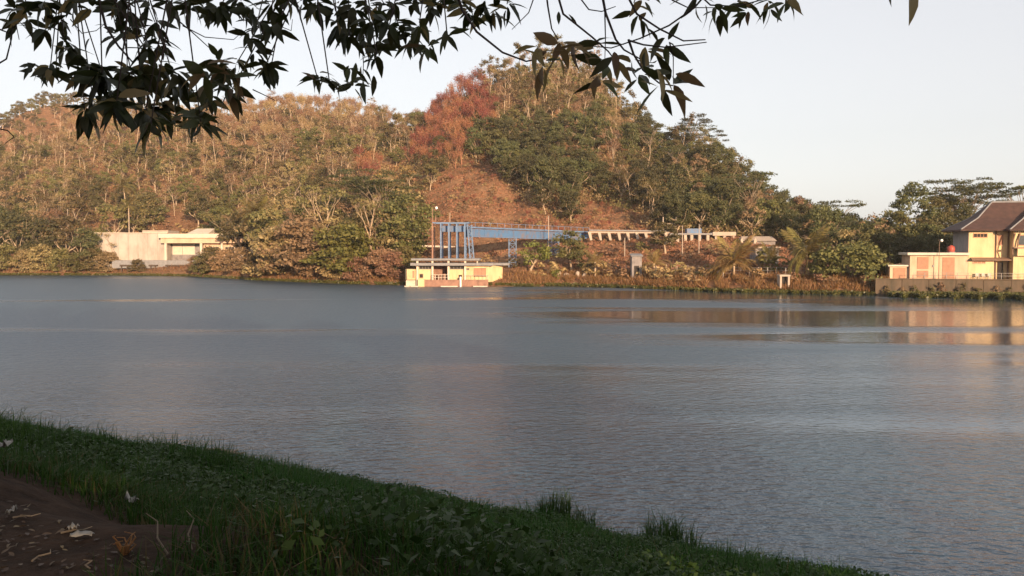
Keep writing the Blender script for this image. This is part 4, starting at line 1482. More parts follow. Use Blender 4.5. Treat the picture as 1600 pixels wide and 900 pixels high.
G1 = 'dark trees at the left end of the shore'
for k, (px, off, h_, kd, lab) in enumerate([
        (-14, 9, 92, 'dark', 'dark tree cut by the left edge of the lakeside row'), (22, 7, 80, 'dark', 'dark rounded tree second from the left edge of the lakeside row'),
        (52, 10, 88, 'thinbrown', 'thin dull brown tree in the dark lakeside row at the left'), (80, 7, 74, 'dark', 'dark rounded tree in the middle of the left lakeside row'),
        (108, 8, 78, 'olive', 'olive tree at the right end of the left lakeside row'), (128, 4, 66, 'dark', 'dark tree just left of the blank white wall')]):
    put(kd, 'lakeside_tree', px, off, h_, lab, 'tree', G1)
for px, off, h_, kd, lab in [
        (8, 3, 40, 'bush_olive', 'low olive shrub at the water by the left edge'), (38, 2, 34, 'bush_brown', 'low brown shrub at the water near the left edge'), (66, 3, 42, 'bush_brown', 'brown shrub below the dark lakeside row'),
        (96, 2, 36, 'bush_olive', 'olive shrub below the dark lakeside row'), (122, 2, 30, 'bush_green', 'green shrub at the foot of the blank white wall'), (146, 3, 36, 'bush_olive', 'olive shrub in front of the blank white wall left end'),
        (168, 3, 30, 'bush_brown', 'brown shrub under the speckled sapling'), (332, 3, 40, 'bush_olive', 'tall olive shrub hiding the right end of the porch'), (352, 5, 34, 'bush_russet', 'russet shrub beside the tall olive shrub at the porch'),
        (214, 2, 20, 'bush_olive', 'small olive shrub under the middle of the blank white wall'), (306, 3, 24, 'bush_brown', 'small brown shrub in front of the porch opening'), (318, 2, 30, 'bush_green', 'small green shrub at the end of the jetty'), (374, 4, 38, 'bush_brown', 'brown shrub left of the tall palm trunk'), (402, 3, 36, 'bush_olive', 'olive shrub at the foot of the tall palm'),
        (435, 4, 74, 'bush_brown', 'big speckled brown shrub right of the tall palm'), (468, 4, 86, 'bush_brown', 'largest speckled brown shrub at the water in the thicket'), (500, 3, 66, 'bush_brown', 'speckled brown shrub at the right end of the brown clump'),
        (538, 4, 78, 'bush_lime', 'yellow-green bush in the lakeside thicket'), (528, 2, 40, 'bush_russet', 'low russet shrub under the yellow-green bush'), (560, 2, 34, 'bush_russet', 'low russet shrub left of the round russet mound'),
        (590, 3, 46, 'bush_russet', 'round russet mound of shrub left of the pump house'), (612, 3, 42, 'bush_russet', 'russet shrub touching the pump house bay'), (636, 9, 38, 'bush_olive', 'olive shrub behind the pump house bay')]:
    put(kd, 'lakeside_shrub', px, off, h_, lab, 'shrub', 'shrubs on the far shore', 1.1)
put('slender_brown', 'sapling', 178, 5, 58, 'speckled dark sapling in front of the blank white wall', 'sapling')
put('slender_brown', 'sapling', 158, 5, 54, 'thin sapling at the left end of the blank white wall', 'sapling')
put('vfork', 'forked_tree', 507, 14, 128, 'pale tree forking into a wide V in the lakeside thicket', 'tree', var=0)
put('vfork', 'forked_tree', 579, 9, 122, 'tree with pale straight trunk and V fork left of the round green tree', 'tree', var=1)
put('roundolive', 'round_tree', 634, 12, 112, 'big round dark olive tree left of the blue gantry', 'tree', wide=1.1)
put('bigumbrella', 'umbrella_tree', 600, 26, 132, 'flat-topped feathery tree rising behind the big round olive tree', 'umbrella tree', None, 1.1)
put('bigumbrella', 'umbrella_tree', 560, 34, 128, 'flat-topped feathery tree above the yellow-green bush', 'umbrella tree', None, 1.0)
names = {'brown': 'brown', 'olive': 'olive', 'slender_brown': 'slender brown', 'green': 'green', 'slender_olive': 'slender olive', 'thinbrown': 'thin brown'}
spots = ['left of the tall palm', 'behind the tall palm', 'behind the speckled brown shrubs', 'behind the yellow-green bush', 'behind the russet mound']
k = 0
for px in range(356, 640, 13):
    for off in (13, 24, 38):
        if px < 412 and off < 30:
            continue
        kd = rng.choice(['brown', 'olive', 'slender_brown', 'brown', 'slender_olive', 'green', 'thinbrown'])
        sp = spots[min(4, int((px - 356) / 58))]
        row = {13: 'front', 24: 'middle', 38: 'rear'}[off]
        put(kd, 'thicket_tree', px + rng.uniform(-6, 6), off + rng.uniform(-3, 3), rng.uniform(66, 98), '%s tree in the %s of the lakeside thicket, %s' % (names[kd], row, sp), 'tree', 'trees of the lakeside thicket')
for px in range(-30, 360, 17):
    kd = rng.choice(['brown', 'olive', 'green', 'slender_brown', 'thinbrown'])
    if 130 < px < 350 and rng.random() < 0.55:
        continue
    put(kd, 'thicket_tree', px, 0, rng.uniform(48, 70), '%s tree at the foot of the hill behind the %s' % (names[kd], 'dark lakeside row' if px < 140 else 'white building'), 'tree', 'trees at the foot of the left hill', D=rng.uniform(272, 292))

put('lime', 'lime_tree', 829, 8, 50, 'rounded yellow-green tree right of the pump house', 'tree', wide=1.15)
put('green', 'green_tree', 893, 9, 62, 'rounded green tree with pale stones at its foot below the girder end', 'tree', wide=1.05)
put('green', 'green_tree', 915, 7, 36, 'small green tree right of the rounded green tree below the girder end', 'tree')
put('green', 'green_tree', 1040, 22, 50, 'rounded green tree on the slope under the white pole frame', 'tree', wide=1.2)
put('dome', 'dome_tree', 1326, 6, 60, 'wide dome-shaped green tree on the bank left of the retaining wall', 'tree', wide=1.12)
put('bush_green', 'lakeside_shrub', 1290, 8, 42, 'dark green shrub between the coconut palm and the dome-shaped tree', 'shrub', 'shrubs on the far shore', 1.2)
put('bush_olive', 'lakeside_shrub', 1376, 6, 36, 'olive shrub between the dome-shaped tree and the retaining wall', 'shrub', 'shrubs on the far shore', 1.2)
for px, off, h_, kd in ((760, 18, 14, 'shrub_russet'), (800, 12, 16, 'shrub_olive'), (860, 6, 22, 'shrub_russet'), (872, 3, 16, 'shrub_lime'), (935, 5, 26, 'shrub_russet'), (955, 6, 22, 'shrub_brown'), (980, 4, 20, 'shrub_russet'), (1012, 5, 24, 'shrub_brown'),
                        (1035, 4, 22, 'shrub_russet'), (1060, 6, 26, 'shrub_brown'), (1085, 4, 22, 'shrub_russet'), (1108, 6, 24, 'shrub_olive'), (1180, 5, 22, 'shrub_russet'), (1200, 12, 34, 'shrub_green'), (1245, 4, 18, 'shrub_russet'),
                        (1275, 3, 20, 'shrub_russet'), (1300, 2, 18, 'shrub_brown'), (1350, 2, 20, 'shrub_russet'), (960, 18, 20, 'shrub_russet'), (1075, 20, 22, 'shrub_russet'), (1120, 22, 24, 'shrub_brown'), (1000, 22, 18, 'shrub_olive')):
    near_ = 'the lime-coloured tree' if px < 870 else 'the concrete flume' if px < 1030 else 'the white posts' if px < 1130 else 'the coconut palms' if px < 1260 else 'the dome-shaped tree'
    put(kd, 'bank_shrub', px, off, h_, 'small %s shrub on the %s bank below %s' % (kd.split('_')[1], 'upper' if off > 10 else 'lower', near_), 'shrub', 'shrubs on the right shore', 1.3)

# trees behind the house
put('thinbrown', 'brown_tree', 1366, 24, 88, 'thin pinkish-brown tree in the gap left of the tall trees', 'tree', D=172)
put('tallbroad', 'tall_tree', 1420, 0, 132, 'tallest leafy tree behind the low annex', 'tree', D=184, var=0, wide=0.95)
put('tallbroad', 'tall_tree', 1463, 0, 112, 'second tall leafy tree, behind the lamp post', 'tree', D=186, var=1, wide=0.95)
put('tallbroad', 'tall_tree', 1500, 0, 98, 'leafy tree touching the left eave of the maroon roof', 'tree', D=190, var=0)
put('bigumbrella', 'umbrella_tree', 1512, 0, 136, 'flat-topped feathery tree above the left end of the maroon roof', 'umbrella tree', D=196, var=1, wide=1.05)
put('bigumbrella', 'umbrella_tree', 1484, 0, 134, 'flat-topped feathery tree between the tall leafy trees and the roof', 'umbrella tree', D=200, var=0, wide=0.85)
put('bigumbrella', 'umbrella_tree', 1598, 0, 136, 'flat-topped feathery tree above the roof at the right edge', 'umbrella tree', D=196, var=2, wide=1.05)
for px, D, h_, kd, lab in ((1392, 170, 62, 'dark', 'dark green tree filling the gap left of the lean-to shed'), (1412, 166, 56, 'dark', 'dark green tree right behind the lean-to shed'), (1438, 164, 60, 'dark', 'dark green tree behind the left half of the annex'),
                          (1464, 165, 62, 'dark', 'dark green tree behind the lamp globe'), (1486, 166, 64, 'dark', 'dark green tree behind the red tank'), (1345, 215, 42, 'green', 'low green tree at the foot of the hill in the gap'),
                          (1330, 205, 50, 'dark', 'dark tree ending the right flank of the hill'), (1380, 210, 56, 'olive', 'olive tree deep in the gap beyond the brown tree'), (1405, 205, 60, 'green', 'green tree under the tallest leafy tree'),
                          (1355, 180, 48, 'thinbrown', 'small brown tree just right of the dome-shaped tree'), (1525, 200, 80, 'dark', 'dark tree hidden behind the maroon roof'), (1620, 200, 90, 'dark', 'dark tree at the right edge behind the house'), (1432, 176, 84, 'green', 'mid green tree below the tallest leafy tree'), (1478, 178, 86, 'green', 'mid green tree left of the maroon eave'), (1452, 172, 74, 'dark', 'dark tree behind the middle of the annex'), (1400, 178, 92, 'green', 'green tree rising above the lean-to shed')):
    put(kd, 'background_tree', px, 0, h_, lab, 'tree', 'trees behind the house', D=D)


# ---- coconut palms: every frond its own part
def frond_mesh(i, lm, droop):
    rg = random.Random(700 + i)
    mb = MB()
    pts = []
    for k in range(9):
        s = k / 8
        pts.append(Vector((s * (1 - 0.25 * droop * s), 0, 0.35 * s - droop * 0.75 * s * s)))
    mb.tube(pts, [0.016 * (1 - 0.8 * k / 8) for k in range(9)], 4)
    for k in range(34):
        s = 0.1 + 0.9 * k / 33
        p = Vector((s * (1 - 0.25 * droop * s), 0, 0.35 * s - droop * 0.75 * s * s))
        ll = 0.22 * math.sin(math.pi * min(1, 0.18 + s * 0.80)) + 0.03
        for sd in (-1, 1):
            tip = p + Vector((ll * 0.55, sd * ll * 0.75, -ll * rg.uniform(0.25, 0.7)))
            m_ = p.lerp(tip, 0.5) + Vector((0, 0, 0.02))
            wv_ = Vector((0.0085, 0, 0))
            mb.face(p - wv_, m_ - wv_ * 1.3, tip, m_ + wv_ * 1.3)
    me = mb.mesh('frond')
    me.materials.append(M[lm])
    return me


FR = {lm: [frond_mesh(i, lm, d) for i, d in enumerate((0.5, 0.9, 1.3))] for lm in ('frond', 'frond_dry')}


def palm(px, py_crown, D, fl, nf, lm, label, elev=(-35, 75), lean=0.0, name='coconut_palm'):
    c = at(px, py_crown, D)
    bx0 = c.x - lean
    base = ground(bx0, D) - 0.2
    e = empty(name, (bx0, D, base))
    tag(e, label, 'palm tree', 'palms on the far shore')
    hh = max(0.6, c.z - base)
    tp = [Vector((lean * s * s, 0, hh * s)) for s in (0, 0.25, 0.5, 0.75, 1)]
    MB().tube(tp, [0.26, 0.19, 0.17, 0.16, 0.2], 8).build('trunk', M['bark_pale'], e, True)
    for i in range(nf):
        el = R(elev[0] + (elev[1] - elev[0]) * ((i * 0.7549 + 0.13 * (i % 3)) % 1.0))
        az = i * 2.399 + rng.uniform(-0.2, 0.2)
        f = bpy.data.objects.new('frond', FR[lm][0 if el > R(35) else 1 if el > 0 else 2])
        f.location = tp[-1]
        f.rotation_euler = (rng.uniform(-0.3, 0.3), -el * 0.75, az)
        L = fl * rng.uniform(0.85, 1.1)
        f.scale = (L, L, L)
        link(f, e)
    nuts = MB()
    for k in range(5):
        a = k * 1.3
        q = tp[-1] + Vector((math.cos(a) * 0.3, math.sin(a) * 0.3, -0.25))
        nuts.tube([q + Vector((0, 0, -0.16)), q + Vector((0, 0, -0.08)), q + Vector((0, 0, 0.06)), q + Vector((0, 0, 0.16))], [0.05, 0.14, 0.15, 0.05], 7)
    nuts.build('coconuts', M['frond'], e, True)
    return e


palm(398, 333, 226, 6.6, 28, 'frond', 'tall coconut palm with pale trunk rising from the lakeside thicket', lean=0.6)
palm(193, 292, 288, 5.8, 16, 'frond', 'coconut palm high on the slope above the blank white wall', lean=-0.8)
palm(201, 322, 270, 4.2, 14, 'frond', 'small coconut palm just above the roof of the white building')
palm(1147, 412, 160, 6.9, 30, 'frond_dry', 'short-stemmed palm with wide golden fronds at the lake bank', elev=(-12, 88))
palm(1260, 394, 154, 6.4, 28, 'frond', 'leaning coconut palm with swept fronds left of the dome-shaped tree', lean=-0.4, elev=(-45, 85))
palm(1022, 412, 172, 4.4, 13, 'frond_dry', 'small yellow-green palm beside the small grey shed', elev=(0, 88), name='small_palm')
palm(1204, 405, 160, 4.0, 13, 'frond', 'small upright dull palm in front of the grey outbuilding', elev=(20, 90), name='small_palm')
palm(930, 410, 176, 3.6, 11, 'frond_dry', 'small palm with drooping leaves right of the rounded green tree', elev=(-10, 80), name='small_palm')

# ---- pale stones at the foot of the rounded green tree
for k, px in enumerate((872, 884, 902, 914)):
    D = shore(px) + 4.5
    x_ = (px - 800) / F * D
    st = MB()
    st.tube([(0, 0, -0.3), (0.05, 0, 0.1), (0.1, 0.05, 0.7), (0.05, 0, 1.15), (0, 0, 1.3)], [0.55, 0.62, 0.55, 0.36, 0.1], 7)
    o = st.build('pale_boulder', M['white_conc'])
    o.location = (x_, D, ground(x_, D))
    o.scale = (1 + 0.3 * (k % 2), 1, 0.8 + 0.25 * ((k + 1) % 2))
    tag(o, ('pale boulder at the left foot of the rounded green tree', 'taller pale boulder under the rounded green tree', 'pale boulder right under the rounded green tree', 'pale boulder at the right foot of the small green tree')[k], 'boulder', 'pale boulders on the bank')

# ---- shoreline plants: nobody could count them
M['water_plant'] = leaf_mat('water_plant', [(0.07, 0.09, 0.022), (0.11, 0.125, 0.03), (0.16, 0.15, 0.045), (0.09, 0.10, 0.025)], 0.25, 0.4, 0.4)
M['dry_reed'] = leaf_mat('dry_reed', [(0.24, 0.12, 0.055), (0.34, 0.19, 0.085), (0.19, 0.11, 0.045), (0.28, 0.17, 0.06)])
N_ = 64000
u = np.where(nrg.random(N_) < 0.4, nrg.uniform(1385, 1680, N_), nrg.uniform(-60, 1400, N_))
wdt = np.interp(u, [-60, 300, 600, 640, 790, 830, 1000, 1380, 1400, 1500, 1700], [1.6, 1.8, 2.0, 0.3, 0.4, 2.5, 2.2, 3.5, 6.5, 10.0, 11.0])
sh_ = np.where(u < 1388, np.interp(u, _cols, _kd[:, 1]) + 0.6, np.interp(u, [1388, 1600, 1700], [139.8, 136.0, 134.0]))
edge = 0.6 + 0.4 * vnoise(u / 9.0, u * 0 + 0.5, 61)
y = sh_ - wdt * edge * nrg.random(N_)
x = (u - 800) / F * y
keep = vnoise(x / 1.2, y / 1.2, 63) > -0.55
x, y = x[keep], y[keep]
z = np.maximum(0.0, ground_np(x, y) * (x / y * F + 800 < 1385)) + 0.03 + np.where(x / y * F + 800 > 1380, 0.75, 0.42) * nrg.random(len(x)) ** 1.5
V, Fc = leaf_cloud(np.stack([x, y, z], 1), 0.10 + 0.13 * nrg.random(len(x)), np.tile([0, -0.2, 0.8], (len(x), 1)), 0.7, 0.7)
tag(obj('water_plants', np_mesh('water_plants', V, Fc), M['water_plant']), 'green water plants edging the far waterline', 'water plants', kind='stuff')
N_ = 52000
u = nrg.uniform(-60, 1388, N_)
keep = (nrg.random(N_) < np.interp(u, [-60, 340, 420, 640, 790, 850, 1388], [0.12, 0.12, 0.4, 0.3, 0.15, 1.0, 1.0])) & ~((u > 628) & (u < 770))
u = u[keep]
y = np.interp(u, _cols, _kd[:, 1]) + 0.4 + 7.5 * nrg.random(len(u)) ** 1.3
x = (u - 800) / F * y
C0 = np.stack([x, y, ground_np(x, y) - 0.05], 1)
keep = vnoise(x / 1.6, y / 1.6, 65) > -0.35
C0 = C0[keep]
n_ = len(C0)
ax = np.stack([nrg.normal(size=n_) * 0.55, nrg.normal(size=n_) * 0.4, np.ones(n_)], 1)
ax /= np.linalg.norm(ax, axis=1, keepdims=True)
ln = (0.5 + 1.0 * nrg.random(n_))[:, None]
sd = np.cross(ax, nrg.normal(size=(n_, 3)))
sd /= np.linalg.norm(sd, axis=1, keepdims=True)
md = C0 + ax * ln * 0.5
bend = nrg.normal(size=(n_, 3)) * 0.18 * ln
V = np.stack([C0, md + sd * 0.055, C0 + ax * ln + bend, md - sd * 0.055], 1).reshape(-1, 3)
tag(obj('dry_reeds', np_mesh('dry_reeds', V, np.arange(n_ * 4).reshape(-1, 4)), M['dry_reed']), 'tangled dry russet reeds on the far bank', 'reeds', kind='stuff')

# straggling plants at the foot of the retaining wall
for k, xx in enumerate((-12.6, -10.4, -8.6, -6.0, -4.4, -1.5, 0.6, 3.4, 5.2, 8.0, 10.4)):
    q = Matrix.Rotation(HR, 4, 'Z') @ Vector((xx, -2.9, 0)) + Vector((hx, hy, 0.0))
    kd = ('shrub_olive', 'shrub_brown', 'shrub_green')[k % 3]
    plant(kd, 'wall_plant', q, rng.uniform(0.35, 0.6), 'straggling %s plant against the retaining wall, %s from its left end' % (kd.split('_')[1], ('first', 'second', 'third', 'fourth', 'fifth', 'sixth', 'seventh', 'eighth', 'ninth', 'tenth', 'last')[k]), 'plant', 'plants along the retaining wall', tall=rng.uniform(1.3, 2.0))

# ------------------------------------------------------------------ the grassy bank in front of the camera
def blades(px_, py_, pz_, hgt_, wid, lean=0.35, curl=0.5):
    """two-segment grass blades (numpy): 6 verts, 2 quads each"""
    n_ = len(px_)
    a = nrg.random(n_) * 2 * math.pi
    dirv = np.stack([np.cos(a), np.sin(a), np.zeros(n_)], 1)
    sd = np.stack([-np.sin(a + nrg.normal(size=n_) * 0.5), np.cos(a), np.zeros(n_)], 1) * wid[:, None] * 0.5
    b0 = np.stack([px_, py_, pz_], 1)
    le = (np.abs(nrg.normal(size=n_)) * lean)[:, None]
    h_ = hgt_[:, None]
    up = np.array([0, 0, 1.0])
    m_ = b0 + up * h_ * 0.55 + dirv * h_ * le * 0.4
    t_ = b0 + up * h_ * (1 - 0.35 * le * curl) + dirv * h_ * le * (0.9 + curl)
    V = np.stack([b0 - sd, b0 + sd, m_ - sd * 0.8, m_ + sd * 0.8, t_ - sd * 0.12, t_ + sd * 0.12], 1).reshape(-1, 3)
    k = np.arange(n_)[:, None] * 6
    Fc = np.concatenate([k + np.array([[0, 1, 3, 2]]), k + np.array([[2, 3, 5, 4]])], 0)
    return V, Fc


def bank_xy(s, t):
    return P0[0] + t * E2[0] + s * N2[0], P0[1] + t * E2[1] + s * N2[1]


M['grass'] = leaf_mat('bank_grass', [(0.016, 0.046, 0.006), (0.026, 0.068, 0.010), (0.040, 0.085, 0.014), (0.02, 0.054, 0.008)], 0.3, 0.6, 0.12)
M['grass_dry'] = leaf_mat('bank_grass_dry', [(0.07, 0.06, 0.022), (0.10, 0.075, 0.03), (0.045, 0.055, 0.016), (0.12, 0.085, 0.04)], 0.25, 0.6, 0.2)
M['creeper'] = leaf_mat('bank_creeper', [(0.016, 0.048, 0.008), (0.027, 0.07, 0.013), (0.045, 0.095, 0.022), (0.02, 0.056, 0.01)], 0.25, 0.5, 0.18)

NG = 380000
s_ = nrg.uniform(0.45, 19.5, NG)
t_ = nrg.uniform(-36, 15, NG)
x, y = bank_xy(s_, t_)
dist = np.hypot(x, y)
u = 800 + F * x / np.maximum(y, 0.5)
vis = (y > 3.2) & (u > -120) & (u < 1750)
keep = vis & (nrg.random(NG) < np.clip(9.0 / dist + 0.35, 0, 1))
# grass thins out where the creeper covers the slope, and towards the bare soil
ss, tt = s_, t_
creep = np.clip((tt + 13 + 2.5 * vnoise(tt / 3, ss / 3, 71)) / 4, 0, 1) * np.clip((np.interp(tt, [7, 9, 11], [15, 16, 19]) - ss) / 2.5, 0, 1)
keep &= nrg.random(NG) > creep * 0.72
sedge = np.interp(tt, [7.0, 8.7, 9.3, 9.9, 11.0], [16.6, 16.8, 17.3, 18.5, 21.0])
keep &= nrg.random(NG) < np.clip((sedge - ss + 0.7 * vnoise(tt / 1.2, ss / 1.2, 72)) / 0.9, 0, 1)
x, y, s2, t2 = x[keep], y[keep], s_[keep], t_[keep]
z = bank_np(x, y) - 0.02
tall = 0.26 + 0.24 * nrg.random(len(x)) + 0.16 * vnoise(x / 1.5, y / 1.5, 73)
s3 = s2 - np.interp(t2, [8, 11], [0, 3.5])
tall *= np.interp(s3, [0.5, 2, 8.5, 12.0, 15.2, 17.0], [0.9, 1.0, 1.0, 0.62, 0.45, 0.3])
wid = 0.005 + 0.0006 * np.hypot(x, y) + 0.005 * nrg.random(len(x))
drymask = nrg.random(len(x)) < np.interp(s3 + 0.8 * vnoise(x / 1.1, y / 1.1, 74), [12.0, 14.6, 16.8], [0.03, 0.45, 0.95])
for sel, mt, lab, nm in ((~drymask, 'grass', 'tall dark green grass covering the near bank', 'grass'), (drymask, 'grass_dry', 'short yellowing grass along the bare soil of the near bank', 'grass')):
    V, Fc = blades(x[sel], y[sel], z[sel], np.maximum(0.08, tall[sel]), wid[sel], 0.4, 0.6)
    tag(obj(nm, np_mesh(nm, V, Fc), M[mt]), lab, 'grass', kind='stuff')

# extra short blades close to the camera, and patches of taller weeds
NX = 90000
s_ = nrg.uniform(11.0, 19.8, NX)
t_ = nrg.uniform(0.0, 15.0, NX)
x, y = bank_xy(s_, t_)
u = 800 + F * x / np.maximum(y, 0.5)
sedge = np.interp(t_, [7.0, 8.7, 9.3, 9.9, 11.0], [16.6, 16.8, 17.3, 18.5, 21.0])
keep = (y > 3.2) & (np.hypot(x, y) < 11) & (u > -60) & (u < 1400) & (nrg.random(NX) < np.clip((sedge - s_ + 0.5 * vnoise(t_ / 0.8, s_ / 0.8, 72)) / 0.7, 0, 1))
x, y = x[keep], y[keep]
V, Fc = blades(x, y, bank_np(x, y) - 0.02, 0.10 + 0.17 * nrg.random(len(x)), 0.006 + 0.006 * nrg.random(len(x)), 0.5, 0.8)
NW = 60000
s_ = nrg.uniform(0.1, 16.0, NW)
t_ = nrg.uniform(-36, 14, NW)
x, y = bank_xy(s_, t_)
u = 800 + F * x / np.maximum(y, 0.5)
pat = vnoise(x / 1.1, y / 1.1, 81) + 0.7 * vnoise(x / 3.5, y / 3.5, 82)
keep = (y > 6) & (u > -100) & (u < 1700) & (pat > 0.55)
x, y = x[keep], y[keep]
V2, F2 = blades(x, y, bank_np(x, y) - 0.02, (0.35 + 0.4 * nrg.random(len(x))) * np.clip(np.hypot(x, y) / 14, 0.45, 1), 0.006 + 0.0006 * np.hypot(x, y), 0.45, 0.8)
tag(obj('weeds', np_mesh('weeds', np.concatenate([V, V2]), np.concatenate([Fc, F2 + len(V)])), M['grass']), 'ragged weeds rising in patches from the near bank', 'weeds', kind='stuff')

NC = 230000
s_ = nrg.uniform(-0.2, 19.0, NC)
t_ = nrg.uniform(-22, 15, NC)
x, y = bank_xy(s_, t_)
u = 800 + F * x / np.maximum(y, 0.5)
creep = np.clip((t_ + 13 + 2.5 * vnoise(t_ / 3, s_ / 3, 71)) / 4, 0, 1) * np.clip((np.interp(t_, [7, 9, 11], [15, 16, 19]) - s_) / 2.5, 0, 1)
clump = vnoise(x / 0.5, y / 0.5, 75)
keep = (y > 3.2) & (u > -60) & (u < 1750) & (nrg.random(NC) < creep) & (clump > -0.75) & (nrg.random(NC) < np.clip(10 / np.hypot(x, y) + 0.3, 0, 1))
x, y = x[keep], y[keep]
cl_ = clump[keep]
z = np.maximum(bank_np(x, y), 0) + 0.05 + 0.30 * nrg.random(len(x)) ** 0.8 * (0.7 + 0.5 * cl_)
V, Fc = leaf_cloud(np.stack([x, y, z], 1), 0.018 + 0.024 * nrg.random(len(x)) + 0.0006 * np.hypot(x, y), np.tile([0, -0.1, 0.9], (len(x), 1)), 0.62, 0.55, 0.18)
tag(obj('creeping_plants', np_mesh('creeping_plants', V, Fc), M['creeper']), 'broad-leaved creeping plants covering the lower near bank', 'creeping plants', kind='stuff')

# taller clumps of grass standing at the near waterline
TUF = [(868, 792, 0.85, 230, 'tallest clump of grass at the near waterline'), (838, 800, 0.7, 160, 'grass clump just left of the tallest clump at the waterline'), (905, 806, 0.65, 150, 'grass clump just right of the tallest clump at the waterline'),
       (1036, 826, 0.75, 190, 'bushy grass clump leaning over the water right of a gap'), (1062, 838, 0.7, 150, 'grass clump at the right foot of the bushy leaning clump'), (1005, 838, 0.55, 110, 'low grass clump left of the bushy leaning clump'),
       (1120, 862, 0.5, 70, 'thin grass clump near the lower end of the waterline'), (1190, 884, 0.45, 60, 'thin grass clump at the bottom edge by the water'), (1320, 900, 0.4, 30, 'sparse stalks at the bottom right end of the bank'),
       (480, 748, 0.4, 50, 'small upright tuft on the waterline at the left of centre'), (620, 762, 0.4, 50, 'small upright tuft on the waterline below the gantry'), (120, 668, 0.5, 60, 'small tuft on the waterline at the far left bend'), (345, 716, 0.5, 50, 'small tuft beside the driftwood')]
for px, py, h_, nb, lab in TUF:
    d = at(px, py + 14, 1.0) - Vector((0, 0, H))
    yy = 3.0
    while yy < 60 and H + d.z * yy > max(bank(d.x * yy, yy), 0.0):
        yy += 0.05
    x0, y0 = d.x * yy, yy
    z0 = max(bank(x0, y0), -0.05)
    n_ = nb
    xs = np.clip(nrg.normal(size=n_), -1.4, 1.4) * 0.28
    ys = np.clip(nrg.normal(size=n_), -1.4, 1.4) * 0.28
    V, Fc = blades(xs, ys, np.zeros(n_) - 0.05, h_ * (0.5 + 0.6 * nrg.random(n_)), 0.014 + 0.012 * nrg.random(n_), 0.35, 0.7)
    o = obj('grass_tuft', np_mesh('grass_tuft', V, Fc), M['grass'])
    o.location = (x0, y0, z0)
    tag(o, lab, 'grass tuft', 'grass clumps at the near waterline')


def on_bank(px, py):
    d = at(px, py, 1.0) - Vector((0, 0, H))
    yy = 1.5
    while yy < 60 and H + d.z * yy > max(bank(d.x * yy, yy), 0.0):
        yy += 0.02
    return Vector((d.x * yy, yy, max(bank(d.x * yy, yy), 0.0)))


# litter on the bare soil: fallen leaves, twigs, scraps
def leaf_shape(wd=0.15, droop=0.2, fold=0.035, twist=0.0):
    xs = [0.0, 0.10, 0.32, 0.58, 0.82, 1.0]
    ws = [0.012, wd * 0.55, wd, wd * 0.9, wd * 0.45, 0.004]
    V, Fc = [], []
    for x_, w_ in zip(xs, ws):
        zc = -droop * x_ * x_
        tw = twist * x_
        V += [(x_, w_ * math.cos(tw), zc + fold * w_ / wd + w_ * math.sin(tw)), (x_, 0, zc), (x_, -w_ * math.cos(tw), zc + fold * w_ / wd - w_ * math.sin(tw))]
    for k in range(5):
        a = k * 3
        Fc += [(a, a + 1, a + 4, a + 3), (a + 1, a + 2, a + 5, a + 4)]
    return np.array(V), np.array(Fc)


M['dead_leaf'] = leaf_mat('dead_leaf', [(0.06, 0.04, 0.026), (0.12, 0.085, 0.055)], 0.0, 0.7, 0.3, 0.5)
M['pale_scrap'] = surf('pale_scrap', (0.30, 0.28, 0.25), 0.7, 0.2, 20.0)
M['dry_stalk'] = surf('dry_stalk', (0.22, 0.105, 0.04), 0.7, 0.4, 8.0, col2=(0.15, 0.08, 0.03))
M['twig'] = surf('pale_twig', (0.22, 0.17, 0.12), 0.85, 0.3, 10.0)
DL = []
for i in range(4):
    V, Fc = leaf_shape(0.16 + 0.03 * i, -0.25 + 0.18 * i, 0.06, 0.5 * (i - 1))
    me = np_mesh('fallen_leaf', V, Fc, True)
    me.materials.append(M['dead_leaf'])
    DL.append(me)
k = 0
while k < 110:
    px, py = rng.uniform(-5, 340), rng.uniform(768, 899)
    if py < 778 + 0.37 * px:
        continue
    p = on_bank(px, py)
    o = obj('fallen_leaf', DL[rng.randrange(4)])
    L = rng.uniform(0.025, 0.06)
    o.scale = (L, L, L)
    o.rotation_euler = (rng.uniform(-0.4, 0.4), rng.uniform(-0.3, 0.2), rng.uniform(0, 6.28))
    o.location = p + Vector((0, 0, 0.012))
    col_ = 'left' if px < 110 else 'middle' if px < 220 else 'right'
    tag(o, 'dry fallen leaf on the %s part of the bare soil, %s' % (col_, 'next to the grass' if py < 815 + 0.37 * px else 'close to the bottom edge'), 'fallen leaf', 'fallen leaves on the bare soil')
    k += 1
for px, py, L, rz, lab in ((95, 836, 0.16, 0.3, 'curved pale twig on the soil left of the pale strip'), (50, 880, 0.14, 1.2, 'short pale twig at the bottom left corner'), (140, 892, 0.12, 2.0, 'forked pale twig at the bottom edge of the soil'), (262, 868, 0.22, 2.3, 'bent dry stalk leaning out of the grass right of the orange weed'),
                        (300, 862, 0.2, 1.9, 'long dry stalk farthest right at the edge of the soil'), (20, 812, 0.15, 0.1, 'pale twig lying by the grass at the left edge')):
    p = on_bank(px, py)
    tw = MB()
    up_ = 0.6 if 'stalk' in lab else 0.06
    tw.tube([(0, 0, 0), (L * 0.4, 0.02, L * up_ * 0.5), (L * 0.75, -0.01, L * up_), (L, 0.03, L * up_ * 1.3)], [0.006, 0.005, 0.004, 0.002], 5)
    o = tw.build('dry_twig', M['twig'])
    o.location = p + Vector((0, 0, 0.008))
    o.rotation_euler = (0, 0, rz)
    tag(o, lab, 'twig', 'dry twigs on the soil')
p = on_bank(195, 868)
dw = tag(empty('dry_weed', p), 'dry orange weed with curled stalks at the edge of the soil', 'weed')
